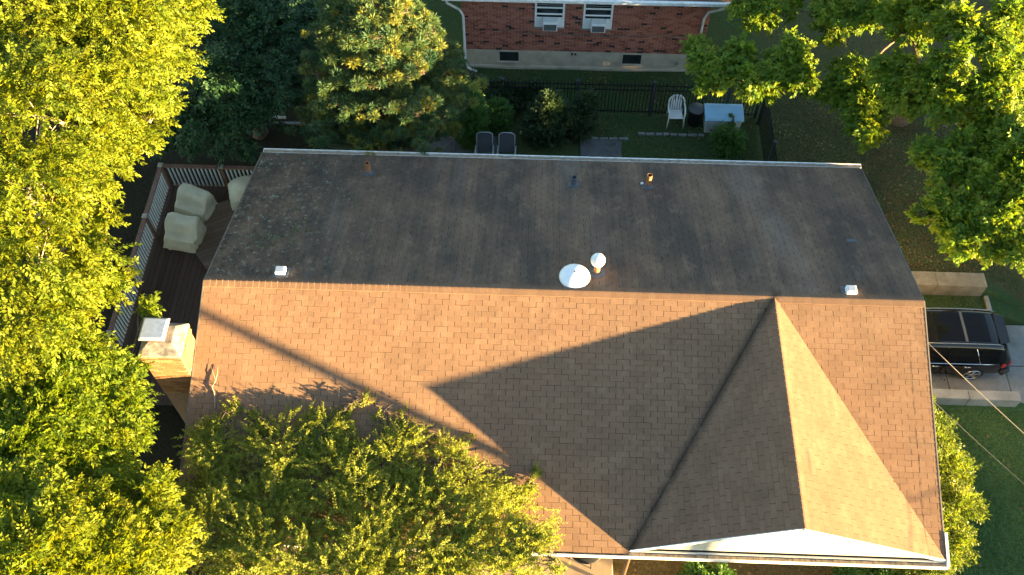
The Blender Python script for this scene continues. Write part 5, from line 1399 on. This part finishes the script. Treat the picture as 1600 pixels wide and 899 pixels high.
# shrubs: dense leaf masses on a few stems
def shrub(name, label, cat, lobes, mat, n, leaves, slen, ll, lw, seed, base, group=None, low=-0.9, flat=1.0, shell=(0.7, 1.03), irregular=0.10, droop=-0.4):
    rng = np.random.default_rng(seed)
    t = thing(name, label, cat, base, group)
    bp, ld, ln_, l_, w_, tint, pos = spray_leaves(rng, lobes, n, leaves, slen, ll, lw, flat=flat, low=low, shell=shell, irregular=irregular, droop=droop)
    k = bp[:, 2] > base[2] - 0.02
    link(bpy.data.objects.new('foliage', leaf_mesh('foliage', mat, bp[k], ld[k], ln_[k], l_[k], w_[k], tint[k])), t)
    mb = MB()
    for q in range(14):
        lb = lobes[q % len(lobes)]
        e_ = Vector(lb[:3]) + Vector(rng.normal(size=3) * lb[3] * 0.4)
        b0_ = Vector(base) + Vector((rng.normal() * 0.06, rng.normal() * 0.06, -0.05))
        if len(lobes) > 3: b0_ = Vector((lb[0] + rng.normal() * 0.1, lb[1] + rng.normal() * 0.1, base[2] - 0.05))
        mb.tube([b0_, b0_.lerp(e_, 0.5) + Vector(rng.normal(size=3) * 0.05), e_], [0.022, 0.016, 0.008], 5)
    mb.build('stems', M['bark'], t, True)
    return t
shrub('conical_shrub', 'tall narrow evergreen shrub close against the pine', 'shrub', [(5.42, 8.9, -4.5, 0.58), (5.42, 8.93, -3.9, 0.58), (5.42, 8.95, -3.3, 0.50), (5.42, 8.97, -2.75, 0.34)], M['leaf_shrub'], 2600, 9, 0.20, 0.075, 0.030, 41, (5.2, 9.05, -5.0))
shrub('round_shrub', 'small round evergreen shrub in the middle of the planting bed', 'shrub', [(6.30, 9.45, -4.5, 0.45), (6.30, 9.45, -4.15, 0.43)], M['leaf_shrub'], 1500, 9, 0.18, 0.075, 0.030, 42, (6.3, 9.45, -5.0))
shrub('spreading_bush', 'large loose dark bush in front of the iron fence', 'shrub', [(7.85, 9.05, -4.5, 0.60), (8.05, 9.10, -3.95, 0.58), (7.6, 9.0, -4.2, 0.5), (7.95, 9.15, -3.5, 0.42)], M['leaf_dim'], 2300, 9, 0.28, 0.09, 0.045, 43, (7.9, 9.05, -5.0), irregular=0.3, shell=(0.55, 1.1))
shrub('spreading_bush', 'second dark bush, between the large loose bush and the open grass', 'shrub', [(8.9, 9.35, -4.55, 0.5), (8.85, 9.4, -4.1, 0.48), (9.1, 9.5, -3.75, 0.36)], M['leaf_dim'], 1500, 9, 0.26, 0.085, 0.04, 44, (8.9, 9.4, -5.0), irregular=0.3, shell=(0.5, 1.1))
shrub('corner_bush', 'leafy green bush in front of the storage box', 'shrub', [(13.58, 8.75, -4.65, 0.42), (13.7, 8.6, -4.4, 0.36), (13.4, 8.85, -4.45, 0.32)], M['leaf_shrub'], 1100, 9, 0.28, 0.095, 0.045, 45, (13.58, 8.7, -5.0), irregular=0.3, shell=(0.4, 1.15))
shrub('weed', 'thin weed standing in front of the storage box lid', 'plant', [(13.72, 9.42, -4.3, 0.12), (13.74, 9.42, -4.08, 0.10), (13.70, 9.42, -4.5, 0.12)], M['leaf_shrub'], 50, 7, 0.16, 0.09, 0.035, 46, (13.72, 9.38, -5.0))
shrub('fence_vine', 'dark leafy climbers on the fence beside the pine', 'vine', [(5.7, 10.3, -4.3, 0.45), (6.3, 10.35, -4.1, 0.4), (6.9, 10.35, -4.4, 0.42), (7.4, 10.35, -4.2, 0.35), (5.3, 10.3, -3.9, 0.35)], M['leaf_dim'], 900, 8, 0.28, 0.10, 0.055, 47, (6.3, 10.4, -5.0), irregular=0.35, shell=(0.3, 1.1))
hl = [(16.75, 0.05, -3.75, 0.40), (16.8, -0.6, -3.7, 0.45), (16.95, 0.0, -3.95, 0.42), (17.1, -0.45, -3.95, 0.5), (16.95, -0.15, -4.4, 0.52), (17.35, -0.75, -4.1, 0.62), (16.95, -1.3, -4.25, 0.6), (17.6, -1.5, -4.0, 0.64), (17.05, -2.1, -4.1, 0.62), (17.75, -2.35, -3.95, 0.70), (17.2, -3.0, -4.05, 0.66), (17.85, -3.2, -3.95, 0.64), (17.25, -3.8, -4.1, 0.62), (17.7, -4.1, -4.3, 0.58), (17.25, -4.6, -4.3, 0.52), (16.9, -5.0, -4.45, 0.45)]
shrub('hedge', 'yellow-green sunlit hedge along the east wall of the house', 'hedge', hl, M['leaf_hedge'], 8000, 10, 0.28, 0.085, 0.042, 48, (17.3, -2.4, -4.95), irregular=0.25, shell=(0.55, 1.08), droop=-0.2)
shrub('front_bush', 'low green bush in the bed under the front gable', 'shrub', [(11.7, -5.0, -4.75, 0.36), (12.2, -5.1, -4.75, 0.36)], M['leaf_shrub'], 700, 9, 0.25, 0.085, 0.04, 49, (11.9, -5.05, -5.0), irregular=0.3)
shrub('front_bush', 'low green bush near the east corner under the gutter', 'shrub', [(15.3, -5.0, -4.7, 0.4), (15.9, -5.0, -4.6, 0.42), (16.4, -5.2, -4.7, 0.4)], M['leaf_shrub'], 1000, 9, 0.25, 0.085, 0.04, 50, (15.8, -5.05, -5.0), irregular=0.3)
shrub('side_bush', 'dark low bush in the brown side yard under the maple', 'shrub', [(17.0, 6.6, -4.6, 0.5), (17.5, 6.3, -4.6, 0.45)], M['leaf_dim'], 700, 8, 0.28, 0.09, 0.045, 51, (17.2, 6.5, -4.9), irregular=0.35, shell=(0.3, 1.1))

# ground cover: grass blades and fallen leaves
def scatter(name, mat, rects, count, ll, lw, up, seed, h=0.0):
    rng = np.random.default_rng(seed)
    ar = np.array([(b_[0] - a[0]) * (b_[1] - a[1]) for a, b_ in rects]); pr = ar / ar.sum()
    ri = rng.choice(len(rects), count, p=pr)
    lo = np.array([a for a, b_ in rects])[ri]; hi = np.array([b_ for a, b_ in rects])[ri]
    xy = lo + rng.random((count, 2)) * (hi - lo)
    z = np.array([ground_z(x, y) for x, y in xy]) + h
    bp = np.column_stack([xy, z])
    d = rng.normal(size=(count, 3)) * np.array([1, 1, 0.15]); d = unit(d); d[:, 2] = np.abs(d[:, 2]) * up + up * 0.8
    nn = rng.normal(size=(count, 3)) * 0.3 + np.array([0, 0, 1.0])
    cl = np.array([math.sin(x * 2.1 + 3 * math.sin(y * 1.3)) * 0.25 for x, y in xy])
    tint = np.clip(0.5 + cl + rng.normal(size=count) * 0.2, 0, 1)
    o = bpy.data.objects.new(name, leaf_mesh(name, mat, bp, d, nn, ll * rng.uniform(0.6, 1.4, count), lw * rng.uniform(0.7, 1.3, count), tint))
    link(o); tag(o, kind='stuff')
M['grass'] = leaf_mat('grass', (0.034, 0.066, 0.022), (0.064, 0.120, 0.036), (0.100, 0.160, 0.052), 0.25)
M['fallen'] = leaf_mat('fallen', (0.060, 0.034, 0.014), (0.11, 0.066, 0.026), (0.22, 0.15, 0.065), 0.1)
M['lawn'] = leaf_mat('lawn', (0.050, 0.100, 0.030), (0.090, 0.165, 0.048), (0.140, 0.210, 0.070), 0.25)
scatter('grass', M['lawn'], [((17.0, -6.0), (23.5, -0.2))], 34000, 0.075, 0.018, 0.9, 60)
scatter('grass', M['grass'], [((5.0, 10.4), (13.2, 12.2)), ((9.0, 5.3), (14.6, 10.2)), ((15.0, 4.1), (22, 12.0)), ((16.3, 3.1), (20.6, 3.55))], 40000, 0.075, 0.016, 0.9, 61)
scatter('fallen_leaves', M['fallen'], [((15.0, 4.1), (21.5, 12.0)), ((15.0, 4.1), (21.5, 12.0)), ((9.2, 9.2), (14.5, 12.2)), ((10.0, -6.0), (16.4, -4.0))], 3200, 0.085, 0.06, 0.05, 62, 0.03)
scatter('fallen_leaves', M['fallen'], [((17.0, -6.0), (22, -0.2)), ((19, 0.3), (22.0, 3.0))], 70, 0.08, 0.05, 0.05, 63, 0.12)

# ------------------------------------------------------------------ unseen houses, hedges and trees added to keep the low sun off the yards
def blocker_house(x0, y0, x1, y1, ze, zr, label):  # unseen house, ridge height set to shade the lawn and yards
    h_ = thing('shade_bungalow', label, 'house', ((x0 + x1) / 2, (y0 + y1) / 2, -5.6))
    box_part('wall', (x0, y0, -5.8), (x1, y1, ze), M['siding'], h_)
    xm = (x0 + x1) / 2
    mb = MB(); o = 0.4
    mb.add([(x0 - o, y0 - o, ze), (x1 + o, y0 - o, ze), (x1 + o, y1 + o, ze), (x0 - o, y1 + o, ze), (xm, y0 - o, zr), (xm, y1 + o, zr)], [(0, 1, 4), (3, 5, 2), (0, 4, 5, 3), (1, 2, 5, 4), (3, 2, 1, 0)])
    mb.build('roof', M['shingle_field'], h_)
    for k in range(3):
        yk = y0 + 1 + k * (y1 - y0 - 2) / 3
        f = box_part('window', (x0 - 0.05, yk, -4.6), (x0 - 0.01, yk + 1.2, -3.4), M['vinyl'], h_)
        box_part('pane', (x0 - 0.06, yk + 0.08, -4.52), (x0 - 0.052, yk + 1.12, -3.48), M['glass'], f)
blocker_house(47, -36, 55, -24.5, -3.1, -1.75, 'low unseen house added to block the sun, farthest south')
blocker_house(46, -22.5, 54, -10.5, -3.1, -1.65, 'low unseen house added to block the sun, facing the driveway')
blocker_house(47, -8.5, 55, 4, -3.1, -1.6, 'low unseen house added to block the sun, behind the row of trees')
shrub('shade_hedge', 'long unseen hedge added to shade the brick wall', 'hedge', [(34.0, -4.5 + k * 0.9, -4.6 + 0.9 * (k % 2), 1.2) for k in range(26)] + [(34.0, -4.2 + k * 0.9, -3.0 + (0 if k < 3 else 0.75 if k < 7 else 1.5), 1.05) for k in range(26)], M['leaf_hedge'], 3600, 8, 0.5, 0.34, 0.24, 79, (34.0, 6.0, -5.6), 'unseen hedges added for shade')  # added to stop sun leaking under the trees onto the brick wall
for i, (x0, y0, x1) in enumerate(((46.5, -24.4, 47.5), (46.5, -10.4, 47.5))):  # added hedges close the gaps where low sun would pass
    shrub('shade_hedge', 'unseen hedge added to fill a sun gap between the blocking houses, ' + ('south of' if i == 0 else 'north of') + ' the middle one', 'hedge', [(x0 + 0.5, y0 + 0.2 + k * 0.5, -3.9 + 0.9 * (k % 2), 1.1) for k in range(4)] + [(x0 + 0.5, y0 + k * 0.5, -2.7, 0.9) for k in range(4)], M['leaf_hedge'], 700, 8, 0.5, 0.3, 0.2, 70 + i, (x0, y0 + 1, -5.6), 'unseen hedges added for shade')
grow('shade_tree', 'dense unseen tree added to shade the yard and brick wall', 'tree', (31, 4.5, -5.8), [(31, 1.0, -3.2, 2.0), (31.5, 3.5, -2.6, 2.3), (31, 6.5, -1.9, 2.5), (32, 9.5, -1.9, 2.4), (31, -0.8, -3.6, 1.5), (31.5, 12, -2.2, 2.2)], M['leaf_maple'], M['bark'], 1500, 10, 0.8, 0.38, 0.24, 81, twigs=4)  # added out of view to shade the back yard and brick wall
grow('shade_tree', 'broad unseen tree added for shade behind the dense one, towards the north', 'tree', (37, 11, -5.8), [(37, 8, -1.8, 2.5), (37, 11, -1.0, 2.6), (37.5, 14.5, -1.0, 2.6), (37, 17.5, -1.5, 2.4), (37, 4.5, -1.8, 2.2)], M['leaf_maple'], M['bark'], 1300, 10, 0.8, 0.4, 0.26, 82, twigs=4)  # second crown mass added to hold the sun off the yard
grow('shade_tree', 'tall sparse unseen tree added to break up the sun, the southernmost of the three', 'tree', (37.8, -2, -5.8), [(37.5, -0.9, -0.9, 1.6), (37.5, 1.3, -0.8, 1.7), (37.5, 3.4, -0.8, 1.8), (37.5, 5.4, -1.0, 1.8), (37.5, -6.9, 2.1, 0.6), (37.5, -5.4, 0.9, 0.6), (37.5, -3.9, 0.9, 0.7)], M['leaf_maple'], M['bark'], 1700, 10, 0.7, 0.38, 0.25, 83, twigs=4)  # added crown shades the upper brick wall and dapples the pine
